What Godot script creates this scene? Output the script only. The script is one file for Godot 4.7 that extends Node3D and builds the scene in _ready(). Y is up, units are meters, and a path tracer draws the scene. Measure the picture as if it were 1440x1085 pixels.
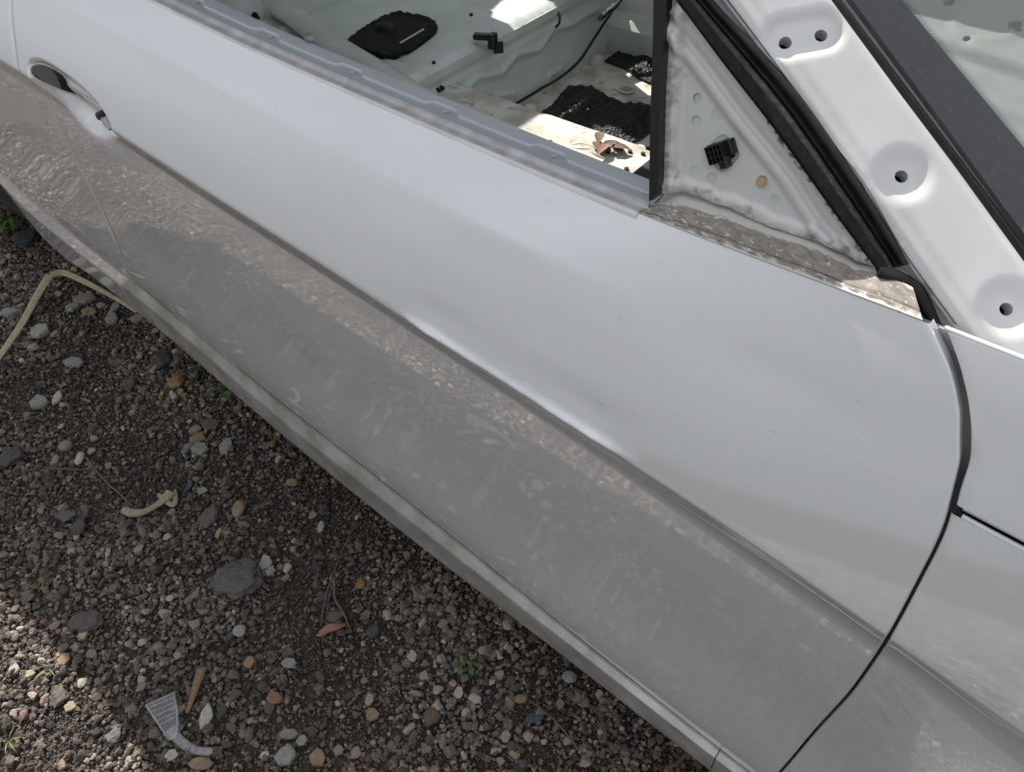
extends Node3D
# A stripped white car seen close from its right side, standing on dark gravel. x runs towards the car's front, y up, z out of its right side.

var rng := RandomNumberGenerator.new()
var mats := {}
var noise := FastNoiseLite.new()
var stone_shapes := {}
var bed: Node3D

class Mb:
	var v := PackedVector3Array()
	var uv := PackedVector2Array()
	var ix := PackedInt32Array()
	func tri(a: int, b: int, c: int) -> void:
		ix.append(a)
		ix.append(b)
		ix.append(c)
	func vert(p: Vector3, t := Vector2.ZERO) -> int:
		v.append(p)
		uv.append(t)
		return v.size() - 1
	func quad(a: Vector3, b: Vector3, c: Vector3, d: Vector3) -> void:
		var k := vert(a)
		vert(b)
		vert(c)
		vert(d)
		tri(k, k + 1, k + 2)
		tri(k, k + 2, k + 3)
	# rows of points; the side towards the hint is the front
	func grid(rows: Array, hint: Vector3, uvs: Array = [], skip = null, closed := false) -> void:
		var nr := rows.size()
		var nc: int = rows[0].size()
		var k := v.size()
		for i in nr:
			v.append_array(rows[i])
			if uvs.size():
				uv.append_array(uvs[i])
			else:
				var u := PackedVector2Array()
				u.resize(nc)
				uv.append_array(u)
		var sum := 0.0
		if hint != Vector3.ZERO:
			for i in range(0, nr - 1, maxi(1, nr / 12)):
				for j in range(0, nc - 1, maxi(1, nc / 12)):
					var a: Vector3 = rows[i][j]
					var b: Vector3 = rows[i][j + 1]
					var c: Vector3 = rows[i + 1][j]
					sum += (c - a).cross(b - a).dot(hint)
		var flip := sum < 0.0
		for i in nr - 1:
			for j in (nc if closed else nc - 1):
				var j2 := (j + 1) % nc
				var a := k + i * nc + j
				var b := k + i * nc + j2
				var c := a + nc
				var d := b + nc
				if skip != null and skip.call((v[a] + v[b] + v[c] + v[d]) * 0.25):
					continue
				if flip:
					tri(a, c, b)
					tri(b, c, d)
				else:
					tri(a, b, c)
					tri(b, d, c)
	func mesh(flat := false) -> ArrayMesh:
		var n := PackedVector3Array()
		if flat:
			var v2 := PackedVector3Array()
			var u2 := PackedVector2Array()
			var i2 := PackedInt32Array()
			for q in range(0, ix.size(), 3):
				var a := v[ix[q]]
				var b := v[ix[q + 1]]
				var c := v[ix[q + 2]]
				var f := (c - a).cross(b - a).normalized()
				for e in 3:
					v2.append(v[ix[q + e]])
					u2.append(uv[ix[q + e]])
					n.append(f)
					i2.append(q + e)
			v = v2
			uv = u2
			ix = i2
		else:
			n.resize(v.size())
			for q in range(0, ix.size(), 3):
				var a := ix[q]
				var b := ix[q + 1]
				var c := ix[q + 2]
				var f := (v[c] - v[a]).cross(v[b] - v[a])
				n[a] += f
				n[b] += f
				n[c] += f
			for q in n.size():
				n[q] = n[q].normalized() if n[q].length_squared() > 1e-24 else Vector3.UP
		var arr := []
		arr.resize(Mesh.ARRAY_MAX)
		arr[Mesh.ARRAY_VERTEX] = v
		arr[Mesh.ARRAY_NORMAL] = n
		arr[Mesh.ARRAY_TEX_UV] = uv
		arr[Mesh.ARRAY_INDEX] = ix
		var m := ArrayMesh.new()
		m.add_surface_from_arrays(Mesh.PRIMITIVE_TRIANGLES, arr)
		return m

# ---------------------------------------------------------------- naming
func put(called: String, m: Mesh, mat: Material, parent: Node, label := "") -> MeshInstance3D:
	var o := MeshInstance3D.new()
	o.name = called
	o.mesh = m
	o.material_override = mat
	parent.add_child(o, true)
	if label:
		o.set_meta("label", label)
	return o

func tag(o: Node, label: String, category: String, group := "") -> Node:
	o.set_meta("label", label)
	o.set_meta("category", category)
	if group:
		o.set_meta("group", group)
	return o

func thing(called: String, label: String, category: String, at := Vector3.ZERO, group := "") -> Node3D:
	var o := Node3D.new()
	o.name = called
	add_child(o, true)
	o.position = at
	tag(o, label, category, group)
	return o

# ---------------------------------------------------------------- materials
func lin(r: float, g: float, b: float) -> Color:
	return Color(r, g, b).linear_to_srgb()

func mk(called: String, c: Color, rough: float, metal := 0.0) -> StandardMaterial3D:
	var m := StandardMaterial3D.new()
	m.resource_name = called
	m.albedo_color = c
	m.roughness = rough
	m.metallic = metal
	mats[called] = m
	return m

func noise_image(size: int, freq: float, seed_: int, lo: Color, hi: Color, octaves := 4, power := 1.0) -> ImageTexture:
	var f := FastNoiseLite.new()
	f.seed = seed_
	f.frequency = freq
	f.fractal_octaves = octaves
	f.noise_type = FastNoiseLite.TYPE_SIMPLEX_SMOOTH
	var g := f.get_seamless_image(size, size)
	var im := Image.create(size, size, false, Image.FORMAT_RGB8)
	for y in size:
		for x in size:
			im.set_pixel(x, y, lo.lerp(hi, pow(g.get_pixel(x, y).r, power)))
	return ImageTexture.create_from_image(im)

func tri_map(m: StandardMaterial3D, scale: float) -> void:
	m.uv1_triplanar = true
	m.uv1_world_triplanar = true
	m.uv1_scale = Vector3.ONE * scale

func make_materials() -> void:
	var g := Color(1, 1, 1)
	# car paint: pearl white with a clear coat; dust shows in its gloss
	var p := mk("paint", Color.WHITE, 0.10, 0.28)
	p.albedo_texture = paint_image()
	p.roughness_texture = noise_image(512, 0.006, 61, Color(0.3, 0.3, 0.3), Color(1, 1, 1), 6, 1.6)
	p.clearcoat_enabled = true
	p.clearcoat = 1.0
	p.clearcoat_roughness = 0.03
	p.metallic_specular = 0.6
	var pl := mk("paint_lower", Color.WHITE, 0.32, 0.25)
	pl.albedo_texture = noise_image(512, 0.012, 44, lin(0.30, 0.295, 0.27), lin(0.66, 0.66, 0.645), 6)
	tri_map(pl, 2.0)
	pl.clearcoat_enabled = true
	pl.clearcoat = 0.35
	pl.clearcoat_roughness = 0.2
	var q := mk("paint_plain", lin(0.66, 0.67, 0.68), 0.3, 0.1)
	q.clearcoat_enabled = true
	q.clearcoat = 0.4
	q.clearcoat_roughness = 0.15
	var q2 := mk("paint_pillar", g, 0.28, 0.1)
	q2.albedo_texture = noise_image(512, 0.006, 5, lin(0.54, 0.535, 0.52), lin(0.78, 0.78, 0.77), 6)
	tri_map(q2, 3.0)
	q2.clearcoat_enabled = true
	q2.clearcoat = 0.5
	q2.clearcoat_roughness = 0.1
	var q3 := mk("mirror_panel_paint", g, 0.32, 0.05)
	q3.albedo_texture = mirror_panel_image()
	q3.clearcoat_enabled = true
	q3.clearcoat = 0.4
	q3.clearcoat_roughness = 0.15
	var s := mk("paint_dirty", g, 0.45, 0.0)
	s.albedo_texture = noise_image(512, 0.012, 6, lin(0.50, 0.49, 0.44), lin(0.72, 0.72, 0.70), 6)
	tri_map(s, 4.0)
	var inn := mk("paint_inside", g, 0.4, 0.0)
	inn.albedo_texture = noise_image(512, 0.01, 7, lin(0.50, 0.56, 0.54), lin(0.66, 0.72, 0.70), 5)
	tri_map(inn, 1.2)
	inn.clearcoat_enabled = true
	inn.clearcoat = 0.25
	inn.clearcoat_roughness = 0.25
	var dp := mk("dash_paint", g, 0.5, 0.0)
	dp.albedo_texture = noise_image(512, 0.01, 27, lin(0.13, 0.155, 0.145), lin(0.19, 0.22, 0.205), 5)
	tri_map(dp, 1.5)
	var fl := mk("floor_paint", g, 0.55, 0.0)
	fl.albedo_texture = floor_image()
	fl.uv1_scale = Vector3(1, 1, 1)
	mk("primer_strip", lin(0.43, 0.46, 0.50), 0.32, 0.25)
	mk("primer_light", lin(0.51, 0.54, 0.58), 0.3, 0.25)
	var bs := mk("belt_metal", g, 0.42, 0.3)
	bs.albedo_texture = noise_image(512, 0.02, 8, lin(0.34, 0.34, 0.34), lin(0.62, 0.62, 0.62), 6)
	tri_map(bs, 3.0)
	var rb := mk("rubber", g, 0.5, 0.0)
	rb.metallic_specular = 0.35
	rb.albedo_texture = noise_image(256, 0.03, 9, lin(0.006, 0.006, 0.007), lin(0.030, 0.027, 0.026), 5, 1.4)
	tri_map(rb, 6.0)
	var sf := mk("scuffed_black", g, 0.6, 0.0)
	sf.metallic_specular = 0.3
	sf.albedo_texture = noise_image(512, 0.04, 10, lin(0.004, 0.004, 0.005), lin(0.05, 0.042, 0.04), 6, 3.0)
	tri_map(sf, 7.0)
	var br := mk("weathered_channel", g, 0.7, 0.0)
	br.albedo_texture = noise_image(512, 0.05, 11, lin(0.012, 0.011, 0.011), lin(0.22, 0.18, 0.15), 6, 2.2)
	tri_map(br, 5.0)
	mk("satin_black", lin(0.012, 0.011, 0.013), 0.35)
	mk("plastic_black", lin(0.012, 0.013, 0.015), 0.22)
	mk("jamb", lin(0.30, 0.31, 0.31), 0.5, 0.1)
	mk("teal_dark", lin(0.03, 0.05, 0.058), 0.5)
	mk("brass", lin(0.75, 0.58, 0.38), 0.25, 0.9)
	mk("steel", lin(0.45, 0.43, 0.41), 0.4, 0.8)
	mk("seam", lin(0.015, 0.015, 0.017), 0.8)
	var mt := mk("sound_mat", g, 0.5, 0.0)
	mt.albedo_texture = noise_image(512, 0.03, 12, lin(0.008, 0.008, 0.010), lin(0.12, 0.12, 0.13), 6, 3.0)
	tri_map(mt, 3.0)
	mt.heightmap_enabled = true
	mt.heightmap_scale = 2.5
	mt.heightmap_texture = noise_image(512, 0.05, 13, Color.BLACK, Color.WHITE, 6)
	var fr := mk("frit", g, 0.22, 0.0)
	fr.albedo_texture = noise_image(512, 0.02, 14, lin(0.03, 0.032, 0.036), lin(0.15, 0.15, 0.15), 6, 8.0)
	tri_map(fr, 5.0)
	var gs := mk("glass", Color(1, 1, 1, 0.05), 0.02)
	gs.transparency = BaseMaterial3D.TRANSPARENCY_ALPHA
	var lg := mk("ledge", g, 0.75, 0.0)
	lg.albedo_texture = ledge_image()
	lg.heightmap_enabled = true
	lg.heightmap_scale = 0.03
	lg.heightmap_texture = noise_image(256, 0.06, 15, Color.BLACK, Color.WHITE, 5)
	# ground and litter
	var gr := mk("soil", g, 0.95, 0.0)
	gr.albedo_texture = noise_image(1024, 0.02, 16, lin(0.024, 0.019, 0.016), lin(0.10, 0.080, 0.064), 7)
	tri_map(gr, 1.7)
	gr.heightmap_enabled = true
	gr.heightmap_scale = 1.0
	gr.heightmap_texture = noise_image(1024, 0.06, 17, Color.BLACK, Color.WHITE, 6)
	var st := mk("stone", g, 0.88, 0.0)
	st.vertex_color_use_as_albedo = true
	st.albedo_texture = noise_image(256, 0.03, 18, lin(0.55, 0.54, 0.53), lin(1, 1, 1), 6)
	st.uv1_triplanar = true
	st.uv1_scale = Vector3.ONE * 0.7
	st.heightmap_enabled = true
	st.heightmap_scale = 0.12
	st.heightmap_texture = noise_image(256, 0.07, 19, Color.BLACK, Color.WHITE, 5)
	var tones := {"pale": [0.36, 0.35, 0.32], "palegrey": [0.27, 0.265, 0.25], "greygreen": [0.235, 0.24, 0.215], "pinkgrey": [0.23, 0.185, 0.165], "tan": [0.25, 0.18, 0.115],
		"cream": [0.40, 0.34, 0.24], "orange": [0.23, 0.135, 0.06], "bluegrey": [0.16, 0.18, 0.20], "blue": [0.05, 0.075, 0.13], "slate": [0.07, 0.085, 0.11], "brown": [0.13, 0.09, 0.065],
		"brick": [0.23, 0.12, 0.085], "dark": [0.07, 0.063, 0.058], "darkgrey": [0.105, 0.096, 0.088], "black": [0.03, 0.03, 0.031], "mauve": [0.10, 0.085, 0.085]}
	for k in tones:
		var c: Array = tones[k]
		var m := mk("stone_" + k, g, 0.85, 0.0)
		m.albedo_texture = noise_image(128, 0.05, 20 + k.hash() % 50, lin(c[0] * 0.7, c[1] * 0.7, c[2] * 0.7), lin(c[0] * 1.2, c[1] * 1.2, c[2] * 1.2), 5)
		tri_map(m, 14.0)
		m.heightmap_enabled = true
		m.heightmap_scale = 0.1
		m.heightmap_texture = m.albedo_texture
	mats["stone_orange"].roughness = 0.4
	var sw := mk("straw", g, 0.6, 0.0)
	sw.albedo_texture = noise_image(128, 0.05, 80, lin(0.30, 0.26, 0.15), lin(0.52, 0.47, 0.32), 5)
	tri_map(sw, 10.0)
	var bo := mk("bleached_wood", g, 0.75, 0.0)
	bo.albedo_texture = noise_image(256, 0.04, 81, lin(0.16, 0.12, 0.08), lin(0.46, 0.39, 0.28), 6)
	tri_map(bo, 16.0)
	var wd := mk("wood", g, 0.8, 0.0)
	wd.albedo_texture = noise_image(128, 0.05, 82, lin(0.14, 0.09, 0.05), lin(0.28, 0.19, 0.11), 5)
	tri_map(wd, 16.0)
	mk("twig", lin(0.14, 0.09, 0.06), 0.8)
	mk("dry_leaf", lin(0.22, 0.12, 0.08), 0.7)
	var lf := mk("leaf", lin(0.07, 0.15, 0.025), 0.55)
	lf.backlight_enabled = true
	lf.backlight = lin(0.1, 0.2, 0.03)
	var lm := mk("leaf_pale", lin(0.13, 0.16, 0.04), 0.6)
	lm.backlight_enabled = true
	lm.backlight = lin(0.1, 0.15, 0.03)
	var ls := mk("clear_lens", lin(0.70, 0.72, 0.74), 0.1, 0.0)
	ls.transparency = BaseMaterial3D.TRANSPARENCY_ALPHA
	ls.albedo_color.a = 0.14

# V of the paint texture down the door's section
func v_of(t: float) -> float:
	var q := [0.0, 0.09, 0.25, 0.31, 0.50, 0.70, 0.73, 0.82, 0.85]
	var i := clampi(int(t), 0, 7)
	return lerpf(q[i], q[i + 1], clampf(t - i, 0, 1)) / 0.85

func u_of(x: float) -> float:
	return (x + 1.3) / 1.8

func stroke(im: Image, x: float, y: float, dx: float, dy: float, w: float, c: Color, a: float) -> void:
	var n := int(maxf(absf(dx), absf(dy))) + 1
	for i in n:
		var f := float(i) / n
		var px := x + dx * f
		var py := y + dy * f
		var ww := w * sin(PI * (0.08 + 0.84 * f)) + 0.4
		for oy in range(int(py - ww), int(py + ww) + 1):
			for ox in range(int(px - ww), int(px + ww) + 1):
				if ox < 0 or oy < 0 or ox >= im.get_width() or oy >= im.get_height():
					continue
				var d := Vector2(ox - px, oy - py).length() / ww
				if d < 1.0:
					im.set_pixel(ox, oy, im.get_pixel(ox, oy).lerp(c, a * (1.0 - d * d)))

func paint_image() -> ImageTexture:
	var w := 2048
	var h := 1024
	var im := Image.create(w, h, false, Image.FORMAT_RGB8)
	var f := FastNoiseLite.new()
	f.seed = 3
	f.frequency = 0.004
	f.fractal_octaves = 5
	var small := Image.create(512, 256, false, Image.FORMAT_RGB8)
	for y in 256:
		for x in 512:
			var n := f.get_noise_2d(x * 2.0, y * 6.0)
			var b := 0.735 + 0.035 * n
			small.set_pixel(x, y, lin(b * 0.995, b, b * 1.01))
	small.resize(w, h, Image.INTERPOLATE_CUBIC)
	im.copy_from(small)
	var white := lin(0.80, 0.80, 0.78)
	var dark := lin(0.12, 0.11, 0.10)
	var r := RandomNumberGenerator.new()
	r.seed = 11
	for i in 420:   # hair scratches and dust streaks, mostly along the car
		stroke(im, r.randf() * w, r.randf() * h, r.randf_range(6, 46), r.randf_range(-5, 5), r.randf_range(0.3, 0.9), white, r.randf_range(0.10, 0.4))
	for i in 170:
		stroke(im, r.randf() * w, r.randf() * h, r.randf_range(2, 9), r.randf_range(-4, 6), r.randf_range(1.0, 6.0), lin(0.66, 0.66, 0.63), r.randf_range(0.04, 0.14))
	for i in 70:
		stroke(im, r.randf() * w, r.randf() * h, r.randf_range(0, 2.0), r.randf_range(0, 2.0), r.randf_range(0.3, 0.75), dark, r.randf_range(0.2, 0.7))
	# worn marks where the photo shows them: x along the car, t down the section, length, width, slant
	for s in [[-0.185, 1.90, 30, 4, 12], [-0.165, 1.93, 18, 3, 7], [-0.095, 1.865, 20, 3, 9], [-0.065, 1.885, 22, 4, 9], [-0.43, 0.965, 36, 1.5, 4], [-0.03, 0.955, 9, 1.6, 2],
		[0.24, 1.085, 24, 1.4, 3], [0.25, 1.105, 20, 1.0, 3], [0.355, 3.06, 18, 5, 8], [0.375, 3.12, 14, 4, 2], [0.41, 3.2, 26, 2, 12], [-0.815, 1.41, 8, 3, 16], [-0.79, 1.26, 6, 3, 22],
		[-0.515, 1.49, 7, 3, 3], [-0.525, 1.5, 5, 2, 3], [-0.50, 1.51, 5, 2, 2], [-0.39, 3.25, 12, 5, 12], [0.02, 1.96, 44, 2.2, 3], [0.035, 1.975, 56, 1.6, 4], [0.05, 1.95, 52, 1.2, 2], [0.075, 1.97, 60, 1.2, 3],
		[0.08, 2.05, 40, 1.4, 3], [-0.36, 2.2, 40, 1.0, 2], [0.10, 1.2, 36, 1.0, 4], [0.12, 1.6, 30, 1.0, 5], [0.15, 1.75, 40, 1.0, 4], [0.27, 1.55, 30, 1.0, 6], [0.40, 1.4, 16, 4, 8], [0.44, 1.75, 24, 2, 6]]:
		stroke(im, u_of(s[0]) * w, v_of(s[1]) * h, s[2], s[4], s[3] * 0.8, white, 0.55)
		for k in 4:
			stroke(im, u_of(s[0]) * w + r.randf_range(-8, 10), v_of(s[1]) * h + r.randf_range(-5, 7), s[2] * r.randf_range(0.2, 0.6), s[4] * 0.4, maxf(0.6, s[3] * 0.4), white, 0.6)
	for s in [[0.365, 3.08], [0.39, 3.14], [0.37, 3.3], [0.40, 3.4]]:
		for k in 16:
			stroke(im, u_of(s[0]) * w + r.randf_range(-24, 40), v_of(s[1]) * h + r.randf_range(-18, 30), r.randf_range(4, 20), r.randf_range(0, 10), r.randf_range(0.6, 2.0), lin(0.66, 0.63, 0.55), 0.5)
	return ImageTexture.create_from_image(im)

func floor_image() -> ImageTexture:
	var n := 512
	var a := FastNoiseLite.new()
	a.seed = 31
	a.frequency = 0.012
	a.fractal_octaves = 5
	var b := FastNoiseLite.new()
	b.seed = 32
	b.frequency = 0.03
	b.fractal_octaves = 5
	var im := Image.create(n, n, false, Image.FORMAT_RGB8)
	for y in n:
		for x in n:
			var k := clampf(a.get_noise_2d(x, y) * 1.6 + 0.35, 0, 1)
			var c := lin(0.62, 0.62, 0.58).lerp(lin(0.38, 0.35, 0.28), k * 0.75)
			var d := b.get_noise_2d(x, y)
			if d > 0.34:
				c = c.lerp(lin(0.20, 0.16, 0.11), clampf((d - 0.34) * 3.0, 0, 0.6))
			im.set_pixel(x, y, c)
	return ImageTexture.create_from_image(im)

func mirror_panel_image() -> ImageTexture:   # grime along the panel's borders; a quarter of a metre a side
	var n := 512
	var a := FastNoiseLite.new()
	a.seed = 51
	a.frequency = 0.02
	a.fractal_octaves = 6
	var left := [Vector2(-0.0445, 0.159), Vector2(-0.0066, 0.0042)]
	var slope := [Vector2(-0.0373, 0.1685), Vector2(0.2048, 0.007)]
	var im := Image.create(n, n, false, Image.FORMAT_RGB8)
	for y in n:
		for x in n:
			var p := Vector2(float(x) / n * 0.25, float(y) / n * 0.25)
			if p.x > 0.205:
				p.x -= 0.25
			var k := a.get_noise_2d(x, y)
			var k2 := a.get_noise_2d(x * 2.5 + 300.0, y * 2.5)
			var d := p.distance_to(Geometry2D.get_closest_point_to_segment(p, left[0], left[1]))
			var e := p.distance_to(Geometry2D.get_closest_point_to_segment(p, slope[0], slope[1]))
			var dirt := 0.9 * smoothstep(0.014, 0.0, d + k * 0.016) + 0.8 * smoothstep(0.016, 0.006, p.y + k * 0.018)
			dirt += 0.7 * smoothstep(0.005, 0.0, e + k2 * 0.01) * smoothstep(0.06, 0.12, p.x) + 0.06 * clampf(k2, 0, 1)
			var c := lin(0.68, 0.68, 0.67).lerp(lin(0.30, 0.265, 0.22), clampf(dirt * (0.5 + k2), 0, 0.75))
			if p.x > 0.07:
				c = c.lerp(lin(0.03, 0.03, 0.03), 0.85 * smoothstep(0.02, 0.22, k2 + 0.12 * k) * smoothstep(0.0055, 0.001, e))
			im.set_pixel(x, y, c)
	return ImageTexture.create_from_image(im)

func ledge_image() -> ImageTexture:   # u along the ledge, v from the mirror panel down to the door skin
	var w := 1024
	var h := 256
	var a := FastNoiseLite.new()
	a.seed = 41
	a.frequency = 0.02
	a.fractal_octaves = 6
	var im := Image.create(w, h, false, Image.FORMAT_RGB8)
	for y in h:
		for x in w:
			var v := float(y) / h
			var n := a.get_noise_2d(x * 0.9, y * 0.7)
			var n2 := a.get_noise_2d(x * 1.5 + 500.0, y * 1.1)
			var c := lin(0.21, 0.18, 0.155).lerp(lin(0.34, 0.32, 0.29), clampf(0.45 + n * 0.9 + 0.25 * (0.5 - float(x) / w), 0, 1))
			var edge := smoothstep(0.80, 0.95, v + n * 0.15) + smoothstep(0.16, 0.06, v + n * 0.12)
			c = c.lerp(lin(0.62, 0.61, 0.57), clampf(edge, 0, 1))
			if n2 > 0.46 - 0.16 * smoothstep(0.6, 0.0, float(x) / w) - 0.10 * smoothstep(0.5, 0.9, v):
				c = c.lerp(lin(0.66, 0.66, 0.64), clampf((n2 - 0.16) * 5.0, 0, 0.8))
			if absf(v - 0.71 - n * 0.02) < 0.012:
				c = c.lerp(lin(0.09, 0.07, 0.055), 0.5)
			im.set_pixel(x, y, c)
	return ImageTexture.create_from_image(im)

# ---------------------------------------------------------------- shapes
func tube(path: PackedVector3Array, radii: Array, sides := 8, flat := 1.0, up := Vector3.UP, cap := true) -> Mb:
	var m := Mb.new()
	var rows := []
	var n := path.size()
	for i in n:
		var d := (path[mini(i + 1, n - 1)] - path[maxi(i - 1, 0)]).normalized()
		var s := d.cross(up).normalized()
		var u := s.cross(d).normalized()
		var r: float = radii[mini(i, radii.size() - 1)]
		var row := PackedVector3Array()
		for k in sides:
			var a := TAU * k / sides
			row.append(path[i] + s * cos(a) * r + u * sin(a) * r * flat)
		rows.append(row)
	var c := (path[n - 1] - path[0])
	m.grid(rows, Vector3.ZERO, [], null, true)
	# outward check on the first ring
	var mid := path[0]
	var a0 := m.v[m.ix[0]]
	var b0 := m.v[m.ix[1]]
	var c0 := m.v[m.ix[2]]
	if (c0 - a0).cross(b0 - a0).dot((a0 + b0 + c0) / 3.0 - (path[0] + path[1]) * 0.5) < 0.0:
		for q in range(0, m.ix.size(), 3):
			var t := m.ix[q]
			m.ix[q] = m.ix[q + 1]
			m.ix[q + 1] = t
	if cap:
		for e in [0, n - 1]:
			var k := m.vert(path[e])
			var ring: PackedVector3Array = rows[e]
			var k0 := m.v.size()
			for p in ring:
				m.vert(p)
			for q in sides:
				var q2 := (q + 1) % sides
				var f := (ring[q2] - path[e]).cross(ring[q] - path[e])
				if f.dot(c * (-1.0 if e == 0 else 1.0)) > 0.0:
					m.tri(k, k0 + q, k0 + q2)
				else:
					m.tri(k, k0 + q2, k0 + q)
	return m

func smooth_path(p: PackedVector3Array, per := 6) -> PackedVector3Array:
	var o := PackedVector3Array()
	for i in p.size() - 1:
		for k in per:
			o.append(p[i].cubic_interpolate(p[i + 1], p[maxi(i - 1, 0)], p[mini(i + 2, p.size() - 1)], float(k) / per))
	o.append(p[p.size() - 1])
	return o

func box(m: Mb, at: Transform3D, size: Vector3, bevel := 0.0) -> void:
	# a box with chamfered edges, as six inset faces and the strips between them
	var h := size * 0.5
	var b := minf(bevel, minf(h.x, minf(h.y, h.z)) * 0.9)
	var k := m.v.size()
	var idx := {}
	for sx in [-1, 1]:
		for sy in [-1, 1]:
			for sz in [-1, 1]:
				for ax in 3:
					var p := Vector3(sx * (h.x - b), sy * (h.y - b), sz * (h.z - b))
					p[ax] = [sx, sy, sz][ax] * h[ax]
					idx[[sx, sy, sz, ax]] = m.vert(at * p)
	var faces := []
	for ax in 3:
		var u := (ax + 1) % 3
		var w := (ax + 2) % 3
		for s in [-1, 1]:
			var f := []
			for q in [[-1, -1], [1, -1], [1, 1], [-1, 1]]:
				var c := [0, 0, 0]
				c[ax] = s
				c[u] = q[0]
				c[w] = q[1]
				f.append(idx[[c[0], c[1], c[2], ax]])
			faces.append(f)
	if b > 0.0:
		for ax in 3:   # edges along ax
			var u := (ax + 1) % 3
			var w := (ax + 2) % 3
			for su in [-1, 1]:
				for sw in [-1, 1]:
					var f := []
					for q in [[-1, u], [1, u], [1, w], [-1, w]]:
						var c := [0, 0, 0]
						c[ax] = q[0]
						c[u] = su
						c[w] = sw
						f.append(idx[[c[0], c[1], c[2], q[1]]])
					faces.append(f)
		for sx in [-1, 1]:
			for sy in [-1, 1]:
				for sz in [-1, 1]:
					faces.append([idx[[sx, sy, sz, 0]], idx[[sx, sy, sz, 1]], idx[[sx, sy, sz, 2]]])
	for f in faces:
		var c := Vector3.ZERO
		for q in f:
			c += m.v[q]
		c /= f.size()
		var a := m.v[f[0]]
		var nn := (m.v[f[2]] - a).cross(m.v[f[1]] - a)
		var out := nn.dot(c - at.origin) > 0.0
		for q in range(1, f.size() - 1):
			if out:
				m.tri(f[0], f[q], f[q + 1])
			else:
				m.tri(f[0], f[q + 1], f[q])

func boxes(list: Array) -> ArrayMesh:   # [centre, size, bevel]
	var m := Mb.new()
	for b in list:
		box(m, Transform3D(Basis(), b[0]), b[1], b[2])
	return m.mesh(true)

func dist_poly(p: Vector2, poly: PackedVector2Array, closed := false) -> float:
	var d := 1e9
	for i in (poly.size() if closed else poly.size() - 1):
		var q := Geometry2D.get_closest_point_to_segment(p, poly[i], poly[(i + 1) % poly.size()])
		d = minf(d, p.distance_squared_to(q))
	return sqrt(d)

func resample(poly: PackedVector2Array, step: float) -> PackedVector2Array:
	var o := PackedVector2Array()
	for i in poly.size():
		var a := poly[i]
		var b := poly[(i + 1) % poly.size()]
		var n := maxi(1, int(round(a.distance_to(b) / step)))
		for k in n:
			o.append(a.lerp(b, float(k) / n))
	return o

func circle(c: Vector2, r: float, n := 18) -> PackedVector2Array:
	var o := PackedVector2Array()
	for k in n:
		o.append(c + Vector2.from_angle(TAU * k / n) * r)
	return o

func rounded(poly: PackedVector2Array, n := 3) -> PackedVector2Array:   # corner cutting
	var o := poly
	for k in n:
		var q := PackedVector2Array()
		for i in o.size():
			var a := o[i]
			var b := o[(i + 1) % o.size()]
			q.append(a.lerp(b, 0.25))
			q.append(a.lerp(b, 0.75))
		o = q
	return o

# a pressed sheet: outline and holes in the sheet's own plane, raised by height(p), with a rim of the given depth
func sheet(t: Transform3D, outline: PackedVector2Array, holes: Array, height: Callable, step: float, depth: float, uv_scale := 1.0, edge_step := 0.0) -> ArrayMesh:
	var es := edge_step if edge_step > 0.0 else step * 0.7
	var rim := resample(outline, es)
	var pts := rim.duplicate()
	for hl in holes:
		pts.append_array(hl)
	var lo := rim[0]
	var hi := rim[0]
	for p in rim:
		lo = lo.min(p)
		hi = hi.max(p)
	var r := RandomNumberGenerator.new()
	r.seed = 5
	var y := lo.y
	var odd := false
	while y < hi.y:
		var x := lo.x + (step * 0.5 if odd else 0.0)
		while x < hi.x:
			var p := Vector2(x + r.randf_range(-0.05, 0.05) * step, y + r.randf_range(-0.05, 0.05) * step)
			x += step
			if not Geometry2D.is_point_in_polygon(p, outline):
				continue
			if dist_poly(p, outline, true) < step * 0.45:
				continue
			var ok := true
			for hl in holes:
				if Geometry2D.is_point_in_polygon(p, hl) or dist_poly(p, hl, true) < step * 0.35:
					ok = false
			if ok:
				pts.append(p)
		y += step * 0.87
		odd = not odd
	var ids := Geometry2D.triangulate_delaunay(pts)
	var m := Mb.new()
	for p in pts:
		m.vert(t * Vector3(p.x, p.y, height.call(p)), p * uv_scale)
	var n := t.basis.z
	for q in range(0, ids.size(), 3):
		var c := (pts[ids[q]] + pts[ids[q + 1]] + pts[ids[q + 2]]) / 3.0
		if not Geometry2D.is_point_in_polygon(c, outline):
			continue
		var inside := false
		for hl in holes:
			if Geometry2D.is_point_in_polygon(c, hl):
				inside = true
		if inside:
			continue
		var a := m.v[ids[q]]
		if (m.v[ids[q + 2]] - a).cross(m.v[ids[q + 1]] - a).dot(n) > 0.0:
			m.tri(ids[q], ids[q + 1], ids[q + 2])
		else:
			m.tri(ids[q], ids[q + 2], ids[q + 1])
	if depth > 0.0:
		var loops := [rim]
		loops.append_array(holes)
		for li in loops.size():
			var lp: PackedVector2Array = loops[li]
			var c := Vector2.ZERO
			for p in lp:
				c += p / lp.size()
			var rows := [PackedVector3Array(), PackedVector3Array()]
			var uvs := [PackedVector2Array(), PackedVector2Array()]
			for i in lp.size() + 1:
				var p := lp[i % lp.size()]
				var z: float = height.call(p)
				rows[0].append(t * Vector3(p.x, p.y, z))
				rows[1].append(t * Vector3(p.x, p.y, z - depth))
				uvs[0].append(p * uv_scale)
				uvs[1].append(p * uv_scale)
			m.grid(rows, Vector3.ZERO, uvs)
	return m.mesh()

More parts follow.
